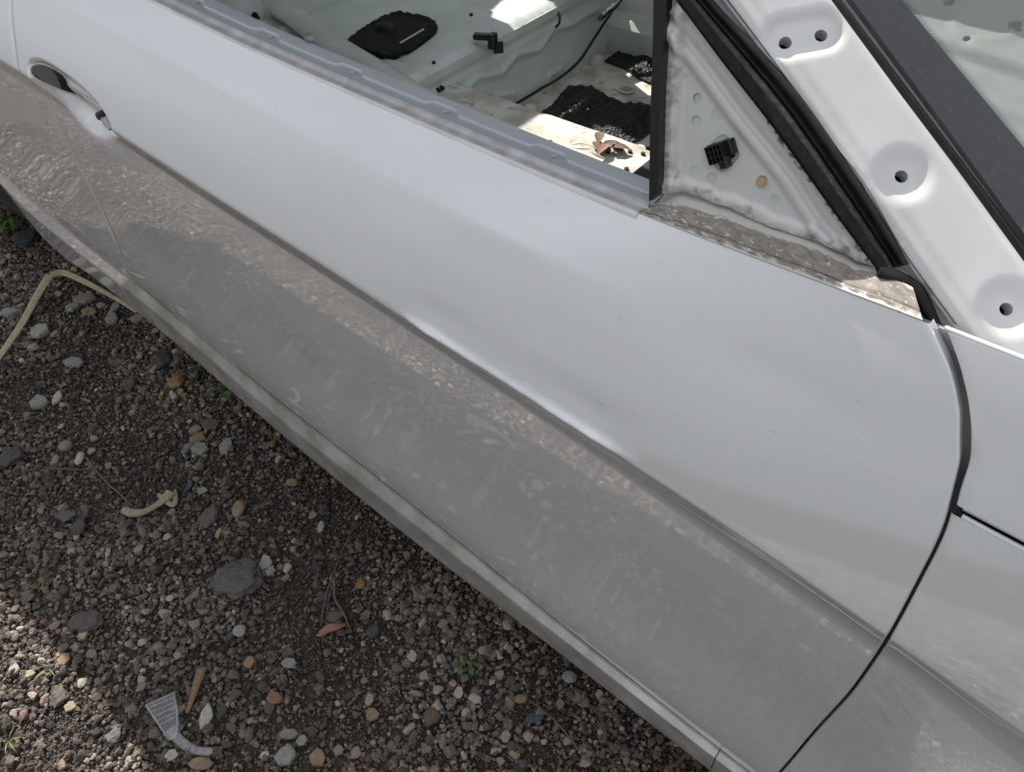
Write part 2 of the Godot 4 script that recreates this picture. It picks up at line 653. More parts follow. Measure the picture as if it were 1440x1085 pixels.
# a skin with thickness from a grid of points: both faces and its four edges
func slab(rows: Array, hint: Vector3, thick: float) -> ArrayMesh:
	var m := Mb.new()
	m.grid(rows, hint)
	var back := []
	for r in rows:
		var q := PackedVector3Array()
		for p in r:
			q.append(p - hint * thick)
		back.append(q)
	m.grid(back, -hint)
	var nr := rows.size()
	var nc: int = rows[0].size()
	for e in 4:
		var a := PackedVector3Array()
		var b := PackedVector3Array()
		for i in (nc if e < 2 else nr):
			var ri := (0 if e == 0 else nr - 1) if e < 2 else i
			var ci := i if e < 2 else (0 if e == 2 else nc - 1)
			a.append(rows[ri][ci])
			b.append(back[ri][ci])
		m.grid([a, b], Vector3.ZERO)
	return m.mesh()

func patch(a: Vector3, b: Vector3, c: Vector3, d: Vector3, n := 6) -> Array:   # a-b along one edge, d-c along the other
	var rows := []
	for i in n + 1:
		var r := PackedVector3Array()
		for j in n + 1:
			r.append(a.lerp(b, float(j) / n).lerp(d.lerp(c, float(j) / n), float(i) / n))
		rows.append(r)
	return rows

# ---------------------------------------------------------------- the car's side: a section that runs along x
const KX := [-1.5, -1.38, -1.2, -0.9, -0.6, -0.3, 0.0, 0.3, 0.6, 1.0]
const LINES := {
	"belt": [0.985, 0.977, 0.966, 0.945, 0.922, 0.909, 0.901, 0.904, 0.900, 0.88],
	"crease": [0.952, 0.946, 0.937, 0.917, 0.891, 0.8675, 0.853, 0.842, 0.834, 0.82],
	"swage": [0.865, 0.857, 0.845, 0.822, 0.788, 0.757, 0.717, 0.667, 0.612, 0.54],
	"lower": [0.56, 0.495, 0.45, 0.402, 0.350, 0.316, 0.275, 0.239, 0.23, 0.23],
	"ridge": [0.53, 0.455, 0.41, 0.371, 0.313, 0.285, 0.261, 0.236, 0.212, 0.19],
	"bottom": [0.50, 0.345, 0.322, 0.277, 0.227, 0.197, 0.185, 0.168, 0.155, 0.15]}

func along(kx: Array, tab: Array, x: float) -> float:
	var n := kx.size()
	if x <= kx[0]:
		return tab[0]
	if x >= kx[n - 1]:
		return tab[n - 1]
	var i := 0
	while i < n - 2 and x >= kx[i + 1]:
		i += 1
	var h: float = kx[i + 1] - kx[i]
	var s: float = (x - kx[i]) / h
	var m0: float = (tab[i + 1] - tab[i]) / h if i == 0 else (tab[i + 1] - tab[i - 1]) / (kx[i + 1] - kx[i - 1])
	var m1: float = (tab[i + 1] - tab[i]) / h if i == n - 2 else (tab[i + 2] - tab[i]) / (kx[i + 2] - kx[i])
	return (2 * s * s * s - 3 * s * s + 1) * tab[i] + (s * s * s - 2 * s * s + s) * h * m0 + (-2 * s * s * s + 3 * s * s) * tab[i + 1] + (s * s * s - s * s) * h * m1

func section(x: float) -> PackedVector2Array:   # (y, z) of the nine lines
	var yb := along(KX, LINES.belt, x)
	var flat := smoothstep(-0.25, 0.22, x)
	var yc := along(KX, LINES.crease, x) - 0.0185 * flat
	var yh := along(KX, LINES.swage, x)
	var yf := along(KX, LINES.lower, x)
	var yr := along(KX, LINES.ridge, x)
	var yo := along(KX, LINES.bottom, x)
	var w := clampf((x + 1.0) / 1.3, 0, 1.2)
	var fade := 1.0 - smoothstep(0.33, 0.62, x)
	var swage_z := 0.13 - 0.012 * smoothstep(-0.25, 0.3, x)
	var hollow := swage_z - 0.021 * fade + 0.002 * (1 - fade) + 0.011 * smoothstep(-0.25, 0.3, x) * fade
	var flare := smoothstep(0.37, 0.56, x)
	return PackedVector2Array([Vector2(yb, 0), Vector2(yc, 0.060 - 0.015 * flat), Vector2(yh, swage_z), Vector2(yh - 0.05, hollow), Vector2(yh + (yf - yh) * 0.55, 0.1095 + 0.0055 * w + 0.085 * flare),
		Vector2(yf, 0.104 + 0.022 * w + 0.12 * flare), Vector2(yr, 0.112 + 0.026 * w + 0.125 * flare), Vector2(yo, 0.10 + 0.03 * w + 0.12 * flare), Vector2(yo - 0.004, 0.07 + 0.03 * w + 0.12 * flare)])

func raw(c: PackedVector2Array, t: float) -> Vector2:
	t = clampf(t, 0, 8)
	var i := mini(int(t), 7)
	var s := t - i
	var a := c[i]
	var b := c[i + 1]
	if i == 0:
		return a.lerp(b, s) + Vector2(0.53, 0.85) * 0.001 * 4 * s * (1 - s)
	if i == 1:
		return a.lerp(b, s) + Vector2(0.45, 0.89) * 0.0032 * 4 * s * (1 - s)
	if i == 2:
		return a.bezier_interpolate(a + Vector2(-0.014, -0.004), b + Vector2(0.018, -0.001), b, s)
	if i < 5:
		var m := [Vector2(-0.165, 0.0135), Vector2((c[5].x - c[3].x) / 2, (c[5].y - c[3].y) / 2 - 0.003), Vector2(-0.12, -0.02)]
		return a * (2 * s * s * s - 3 * s * s + 1) + m[i - 3] * (s * s * s - 2 * s * s + s) + b * (-2 * s * s * s + 3 * s * s) + m[i - 2] * (s * s * s - s * s)
	return a.lerp(b, s)

func soft(x: float, t: float) -> float:   # how far each crease is rounded
	var h := 0.02 + 0.05 * maxf(0, 1 - absf(t - 1) / 0.3)
	h = maxf(h, (0.05 + 0.25 * smoothstep(0.3, 0.5, x)) * maxf(0, 1 - absf(t - 2) / 0.3))
	for k in [5, 6, 7]:
		h = maxf(h, (0.10 if k == 6 else 0.22) * maxf(0, 1 - absf(t - k) / 0.4))
	if t - h < 0:
		h = t
	if t + h > 8:
		h = 8 - t
	return h

func side(c: PackedVector2Array, x: float, t: float) -> Vector3:
	var h := soft(x, t)
	var p := raw(c, t - h) * 0.1 + raw(c, t - h * 0.5) * 0.2 + raw(c, t) * 0.4 + raw(c, t + h * 0.5) * 0.2 + raw(c, t + h) * 0.1
	# the pressed-in length of the swage line and a shallow dent beside it
	var dent := smoothstep(-0.235, -0.19, x) * (1 - smoothstep(0.02, 0.09, x)) * (0.75 + 0.25 * cos((x + 0.085) * 28.0) * -1.0)
	if dent > 0.0:
		var q := (t - 1.992) / 0.042
		var q2 := (t - 1.80) / 0.10
		p += Vector2(0.30, 0.95) * dent * (0.0050 * (1.0 + 0.5 * noise.get_noise_1d(x * 38.0)) * exp(-q * q) - 0.0010 * exp(-q2 * q2))
	return Vector3(x, p.x, p.y)

const FT := [0.0, 0.12, 0.33, 0.6, 0.87, 1.1, 1.34, 1.64, 2.0, 3.36, 4.0, 4.56, 6.0, 8.0]
const FX := [0.262, 0.2745, 0.294, 0.3115, 0.324, 0.334, 0.3434, 0.347, 0.3495, 0.351, 0.344, 0.337, 0.315, 0.29]
const RT := [0.0, 1.2, 2.0, 3.1, 4.3, 5.8, 8.0]
const RX := [-1.07, -1.045, -1.0, -0.99, -0.98, -1.04, -1.08]
const BOWL := [Vector2(-0.984, 0.846), Vector2(-0.955, 0.857), Vector2(-0.90, 0.853), Vector2(-0.84, 0.843), Vector2(-0.795, 0.829), Vector2(-0.766, 0.81), Vector2(-0.775, 0.792), Vector2(-0.81, 0.772), Vector2(-0.85, 0.755), Vector2(-0.895, 0.754), Vector2(-0.935, 0.78), Vector2(-0.965, 0.815)]
const OPENING := [Vector2(-0.978, 0.840), Vector2(-0.955, 0.846), Vector2(-0.922, 0.838), Vector2(-0.900, 0.815), Vector2(-0.908, 0.798), Vector2(-0.930, 0.800), Vector2(-0.958, 0.820)]
var bowl: PackedVector2Array
var opening: PackedVector2Array

func front_at(t: float) -> float:
	return along(FT, FX, t)

func rear_at(t: float) -> float:
	return along(RT, RX, t)

func t_list(a: float, b: float, fine: float) -> PackedFloat32Array:   # samples down the section, close together at the creases
	var o := PackedFloat32Array()
	var t := a
	while t < b - 0.004:
		o.append(t)
		var s := 0.05
		if t < 0.03:
			s = 0.012
		elif absf(t - 1) < 0.3:
			s = 0.03
		elif t > 1.55 and t < 3.25:
			s = 0.022 if t < 2.0 else 0.035
		if t > 1.8 and t < 2.12:
			s = 0.012
		elif t > 4.6:
			s = 0.05
		t += s * fine
	o.append(b)
	return o

# one panel of the side between two ends that may lean: ends are functions of t
func side_panel(t0: float, t1: float, rear: Callable, front: Callable, xs: PackedFloat32Array, fine := 1.0, dented := false) -> Mb:
	var ts := t_list(t0, t1, fine)
	var m := Mb.new()
	var rows := []
	var uvs := []
	var lip := 0.014
	for i in ts.size():
		var t := ts[i]
		var xr: float = rear.call(t)
		var xf: float = front.call(t)
		var row := PackedVector3Array()
		var uvr := PackedVector2Array()
		for k in xs.size():
			var x := lerpf(xr, xf, xs[k])
			var p := side(section(x), x, t)
			if dented and x < -0.74 and t > 0.8 and t < 3.8:
				p = press_bowl(p)
			row.append(p)
			uvr.append(Vector2(u_of(x), v_of(t)))
		rows.append(row)
		uvs.append(uvr)
	# the skin turns inwards along both ends
	for i in rows.size():
		var r: PackedVector3Array = rows[i]
		var n := r.size()
		var inn := Vector3(0, -0.25, -0.97) if ts[i] < 2.0 else Vector3(0, 0.0, -1)
		var a := r[0]
		var b := r[n - 1]
		var q := PackedVector3Array([a + Vector3(-0.0012, 0, 0) + inn * lip, a + Vector3(-0.0012, 0, 0) + inn * 0.002])
		q.append_array(r)
		q.append_array(PackedVector3Array([b + Vector3(0.0012, 0, 0) + inn * 0.002, b + Vector3(0.0012, 0, 0) + inn * lip]))
		rows[i] = q
		var u: PackedVector2Array = uvs[i]
		var w := PackedVector2Array([u[0], u[0]])
		w.append_array(u)
		w.append_array(PackedVector2Array([u[u.size() - 1], u[u.size() - 1]]))
		uvs[i] = w
	m.grid(rows, Vector3(0, 0.2, 1), uvs, (func(c: Vector3) -> bool: return c.x < -0.86 and c.x > -0.98 and Geometry2D.is_point_in_polygon(Vector2(c.x, c.y), opening)) if dented else null)
	return m

func press_bowl(p: Vector3) -> Vector3:
	var q := Vector2(p.x, p.y)
	if not Geometry2D.is_point_in_polygon(q, bowl):
		return p
	var d := dist_poly(q, bowl, true)
	p.z -= 0.024 * smoothstep(0.0, 0.024, d) + 0.0015 * smoothstep(0.0, 0.003, d)
	return p

func even(n: int) -> PackedFloat32Array:
	var o := PackedFloat32Array()
	for i in n + 1:
		o.append(float(i) / n)
	return o

func belt_at(x: float) -> Vector3:
	return Vector3(x, along(KX, LINES.belt, x), 0)

# a bent strip that follows the belt: profile as (y, z) offsets
func belt_strip(prof: Array, x0: float, x1: float, n: int) -> ArrayMesh:
	var rows := []
	for i in n + 1:
		var b := belt_at(lerpf(x0, x1, float(i) / n))
		var r := PackedVector3Array()
		for p in prof:
			r.append(b + Vector3(0, p[0], p[1]))
		rows.append(r)
	var m := Mb.new()
	m.grid(rows, Vector3(0, 1, 0.3))
	return m.mesh()

func ribbon(la: PackedVector3Array, lb: PackedVector3Array, ws: Array, hs: Array, n: Vector3, per := 8) -> ArrayMesh:
	var a := smooth_path(la, per)
	var b := smooth_path(lb, per)
	var rows := []
	var uvs := []
	for i in a.size():
		var r := PackedVector3Array()
		var u := PackedVector2Array()
		for k in ws.size():
			r.append(a[i].lerp(b[i], ws[k]) + n * hs[k])
			u.append(Vector2(float(i) / (a.size() - 1), clampf(ws[k], 0.01, 0.99)))
		rows.append(r)
		uvs.append(u)
	var m := Mb.new()
	m.grid(rows, n, uvs)
	return m.mesh()

# ---------------------------------------------------------------- main
func _ready() -> void:
	rng.seed = 7
	noise.seed = 21
	noise.frequency = 1.0
	var cam := Camera3D.new()
	cam.name = "camera"
	cam.transform = Transform3D(Basis(Vector3(0.7894, -0.0176, -0.6136), Vector3(-0.4311, 0.6957, -0.5746), Vector3(0.437, 0.7181, 0.5416)), Vector3(0.297, 1.335, 0.584))
	cam.fov = 52.1
	cam.near = 0.05
	cam.far = 400.0
	add_child(cam)
	cam.make_current()
	var env := Environment.new()
	env.background_mode = Environment.BG_SKY
	env.tonemap_mode = Environment.TONE_MAPPER_LINEAR
	env.tonemap_exposure = 1.62
	var sm := ProceduralSkyMaterial.new()
	sm.sky_top_color = lin(0.92, 0.95, 1.03)
	sm.sky_horizon_color = lin(0.335, 0.355, 0.352)
	sm.sky_curve = 0.5
	sm.ground_bottom_color = lin(0.16, 0.14, 0.12)
	sm.ground_horizon_color = lin(0.25, 0.24, 0.22)
	sm.sun_angle_max = 1.0
	sm.sky_cover = cloud_image()
	sm.sky_energy_multiplier = 0.74
	var sky := Sky.new()
	sky.sky_material = sm
	env.sky = sky
	env.sdfgi_enabled = true
	env.ssao_enabled = true
	env.ssil_enabled = true
	var we := WorldEnvironment.new()
	we.name = "world"
	we.environment = env
	add_child(we)
	var sun := DirectionalLight3D.new()
	sun.name = "sun"
	sun.light_energy = 1.6
	sun.light_color = Color(1.0, 0.975, 0.94)
	sun.light_angular_distance = 0.6
	sun.shadow_enabled = true
	add_child(sun)
	sun.look_at_from_position(Vector3(-9.0, 8.2, -4.43), Vector3.ZERO)

	bowl = rounded(PackedVector2Array(BOWL), 2)
	opening = rounded(PackedVector2Array(OPENING), 2)
	make_materials()
	make_ground()
	make_car()
	make_stones()
	make_litter()
	make_plants()

func cloud_image() -> ImageTexture:
	var w := 512
	var h := 256
	var f := FastNoiseLite.new()
	f.seed = 77
	f.frequency = 0.6
	f.fractal_octaves = 3
	var im := Image.create(w, h, false, Image.FORMAT_RGBA8)
	for y in h:
		for x in w:
			var th := PI * (y + 0.5) / h
			var ph := TAU * x / w
			var d := Vector3(sin(th) * cos(ph), cos(th), sin(th) * sin(ph))
			var n := f.get_noise_3dv(d * 1.6) * 0.5 + 0.5
			var a := smoothstep(0.2, 0.9, n) * 0.3 * smoothstep(-0.02, 0.35, d.y)
			im.set_pixel(x, y, Color(0.86, 0.87, 0.88, a))
	return ImageTexture.create_from_image(im)

# ---------------------------------------------------------------- ground
func make_ground() -> void:
	var rows := []
	for i in 81:
		var r := PackedVector3Array()
		for j in 81:
			var fx := (i - 40) / 40.0
			var fz := (j - 40) / 40.0
			var x := -0.8 + signf(fx) * (absf(fx) * 4.0 + pow(absf(fx), 6.0) * 60.0)
			var z := 0.4 + signf(fz) * (absf(fz) * 4.0 + pow(absf(fz), 6.0) * 60.0)
			r.append(Vector3(x, lie(x, z) - 0.003, z))
		rows.append(r)
	var m := Mb.new()
	m.grid(rows, Vector3.UP)
	var o := put("gravel_ground", m.mesh(), mats.soil, self)
	o.set_meta("kind", "structure")
	o.set_meta("label", "dark brown earth under the loose gravel beside the car")
	# the gravel itself: nobody could count it
	bed = thing("gravel", "loose dark gravel with scattered tan and pale stones all over the ground", "gravel")
	bed.set_meta("kind", "stuff")
	gravel("fine_gravel", 70000, 0.0014, 0.0034, -2.7, 0.45, -0.30, 0.90, 0.0, 100)
	gravel("gravel", 66000, 0.0034, 0.0066, -2.7, 0.45, -0.30, 0.92, 0.001, 200)
	gravel("coarse_gravel", 11000, 0.006, 0.0125, -2.7, 0.45, -0.30, 0.92, 0.002, 300)
	gravel("far_gravel", 60000, 0.0035, 0.0095, -4.0, 2.0, 0.88, 2.2, 0.001, 400)
	gravel("far_gravel", 60000, 0.005, 0.013, -6.0, 3.0, 2.15, 5.4, 0.001, 500)

func lie(x: float, z: float) -> float:
	return 0.006 * noise.get_noise_2d(x * 1.3, z * 1.3) + 0.004 * noise.get_noise_2d(x * 5.0 + 9.0, z * 5.0)

func rock(seed_: int, squash: float, planes: int, rough: float, level := 2, lowest := 0.55) -> Mb:
	var key := [seed_, squash, planes, rough, level]
	var r := RandomNumberGenerator.new()
	r.seed = seed_
	var g := (1.0 + sqrt(5.0)) / 2.0
	var v := PackedVector3Array()
	for p in [[-1, g, 0], [1, g, 0], [-1, -g, 0], [1, -g, 0], [0, -1, g], [0, 1, g], [0, -1, -g], [0, 1, -g], [g, 0, -1], [g, 0, 1], [-g, 0, -1], [-g, 0, 1]]:
		v.append(Vector3(p[0], p[1], p[2]).normalized())
	var f := PackedInt32Array([0, 11, 5, 0, 5, 1, 0, 1, 7, 0, 7, 10, 0, 10, 11, 1, 5, 9, 5, 11, 4, 11, 10, 2, 10, 7, 6, 7, 1, 8, 3, 9, 4, 3, 4, 2, 3, 2, 6, 3, 6, 8, 3, 8, 9, 4, 9, 5, 2, 4, 11, 6, 2, 10, 8, 6, 7, 9, 8, 1])
	for l in level:
		var mid := {}
		var f2 := PackedInt32Array()
		for q in range(0, f.size(), 3):
			var e := []
			for k in 3:
				var a := f[q + k]
				var b := f[q + (k + 1) % 3]
				var kk := Vector2i(mini(a, b), maxi(a, b))
				if not mid.has(kk):
					v.append((v[a] + v[b]).normalized())
					mid[kk] = v.size() - 1
				e.append(mid[kk])
			f2.append_array(PackedInt32Array([f[q], e[0], e[2], f[q + 1], e[1], e[0], f[q + 2], e[2], e[1], e[0], e[1], e[2]]))
		f = f2
	var ns := []
	for k in planes:
		var d := Vector3(r.randf_range(-1, 1), r.randf_range(-1, 1), r.randf_range(-1, 1)).normalized()
		ns.append([d, r.randf_range(lowest, 0.9)])
	ns.append([Vector3.UP, r.randf_range(0.7, 0.9)])
	ns.append([Vector3.DOWN, 0.8])
	var stretch := Vector3(1.0, squash, r.randf_range(0.68, 1.0))
	var nz := FastNoiseLite.new()
	nz.seed = seed_
	nz.frequency = 1.4
	var m := Mb.new()
	for p in v:
		var d := 1.0
		for q in ns:
			var c: float = p.dot(q[0])
			if c > 0.05:
				d = minf(d, q[1] / c)
		d *= 1.0 + rough * nz.get_noise_3dv(p * 1.5)
		m.vert(p * d * stretch)
	for q in range(0, f.size(), 3):
		var a := m.v[f[q]]
		if (m.v[f[q + 2]] - a).cross(m.v[f[q + 1]] - a).dot(a) > 0.0:
			m.tri(f[q], f[q + 1], f[q + 2])
		else:
			m.tri(f[q], f[q + 2], f[q + 1])
	return m

func chip(seed_: int) -> Mb:   # an angular flat splinter: a bevelled irregular polygon
	var r := RandomNumberGenerator.new()
	r.seed = seed_
	var n := r.randi_range(5, 7)
	var base := PackedVector2Array()
	for k in n:
		base.append(Vector2.from_angle(TAU * (k + r.randf_range(-0.28, 0.28)) / n) * r.randf_range(0.72, 1.08))
	var poly := resample(base, 0.3)
	var rows := []
	var lean := Vector2(r.randf_range(-0.3, 0.3), r.randf_range(-0.3, 0.3))
	for l in [[0.0, 0.8], [0.75, -0.9], [1.0, -0.55], [0.98, 0.45], [0.86, 0.82], [0.0, 0.95]]:
		var row := PackedVector3Array()
		for q in poly:
			var p: Vector2 = q * l[0] * (1.0 + r.randf_range(-0.05, 0.05))
			row.append(Vector3(p.x, l[1] + p.dot(lean) + r.randf_range(-0.07, 0.07), p.y))
		rows.append(row)
	rows[0] = rows[0].duplicate()
	for q in poly.size():
		rows[0][q] = Vector3(0, -0.9, 0)
		rows[5][q] = Vector3(0, 0.88, 0)
	var m := Mb.new()
	m.grid(rows, Vector3.ZERO, [], null, true)
	var a := m.v[m.ix[0]]
	for q in range(0, m.ix.size(), 3):
		var b := m.v[m.ix[q]]
		var c := m.v[m.ix[q + 1]]
		var d := m.v[m.ix[q + 2]]
		if (d - b).cross(c - b).dot(b + c + d) < 0.0:
			var t := m.ix[q + 1]
			m.ix[q + 1] = m.ix[q + 2]
			m.ix[q + 2] = t
	return m

func stone_color(fade := 0.0) -> Color:
	var k := rng.randf()
	var c: Vector3
	if k < 0.40:
		c = Vector3(0.088, 0.079, 0.073)
	elif k < 0.62:
		c = Vector3(0.115, 0.098, 0.088)
	elif k < 0.70:
		c = Vector3(0.045, 0.042, 0.041)
	elif k < 0.82:
		c = Vector3(0.19, 0.155, 0.12)
	elif k < 0.93:
		c = Vector3(0.19, 0.165, 0.14)
	elif k < 0.96:
		c = Vector3(0.25, 0.235, 0.21)
	elif k < 0.994:
		c = Vector3(0.15, 0.105, 0.095)
	else:
		c = Vector3(0.16, 0.095, 0.05)
	c *= rng.randf_range(1.25, 3.0)
	var grey := (c.x + c.y + c.z) / 3.0
	c = c.lerp(Vector3(grey, grey, grey), fade) * (1.0 + 0.5 * fade)
	return Color(c.x * 1.03, c.y, c.z * 0.95)

func gravel(called: String, count: int, lo: float, hi: float, x0: float, x1: float, z0: float, z1: float, lift: float, s: int) -> void:
	var kinds := 7
	for k in kinds:
		var mm := MultiMesh.new()
		mm.transform_format = MultiMesh.TRANSFORM_3D
		mm.use_colors = true
		mm.mesh = rock(s + k, rng.randf_range(0.55, 0.85), 11, 0.22, 2 if called != "fine_gravel" else 1, 0.45).mesh(true)
		mm.instance_count = count / kinds
		for i in mm.instance_count:
			var x := rng.randf_range(x0, x1)
			var z := rng.randf_range(z0, z1)
			var a := rng.randf()
			var r := lo + (hi - lo) * a * a
			var clump := noise.get_noise_2d(x * 2.2 + 40.0, z * 2.2)
			if (called == "gravel" or called == "coarse_gravel") and clump < -0.12 and rng.randf() < 0.7:
				r *= 0.5
			var b := Basis.from_euler(Vector3(rng.randf_range(-0.6, 0.6), rng.randf() * TAU, rng.randf_range(-0.6, 0.6))).scaled(Vector3.ONE * r)
			mm.set_instance_transform(i, Transform3D(b, Vector3(x, lie(x, z) + r * rng.randf_range(-0.1, 0.5) + lift, z)))
			var sc := stone_color(0.55 if called == "far_gravel" else 0.0)
			var tone := 1.0 + 0.45 * noise.get_noise_2d(x * 1.7 + 7.0, z * 1.7) + 0.25 * noise.get_noise_2d(x * 6.0, z * 6.0 + 3.0)
			mm.set_instance_color(i, Color(sc.r * tone, sc.g * tone, sc.b * tone))
		var o := MultiMeshInstance3D.new()
		o.name = called
		o.multimesh = mm
		o.material_override = mats.stone
		bed.add_child(o, true)
		o.set_meta("kind", "stuff")

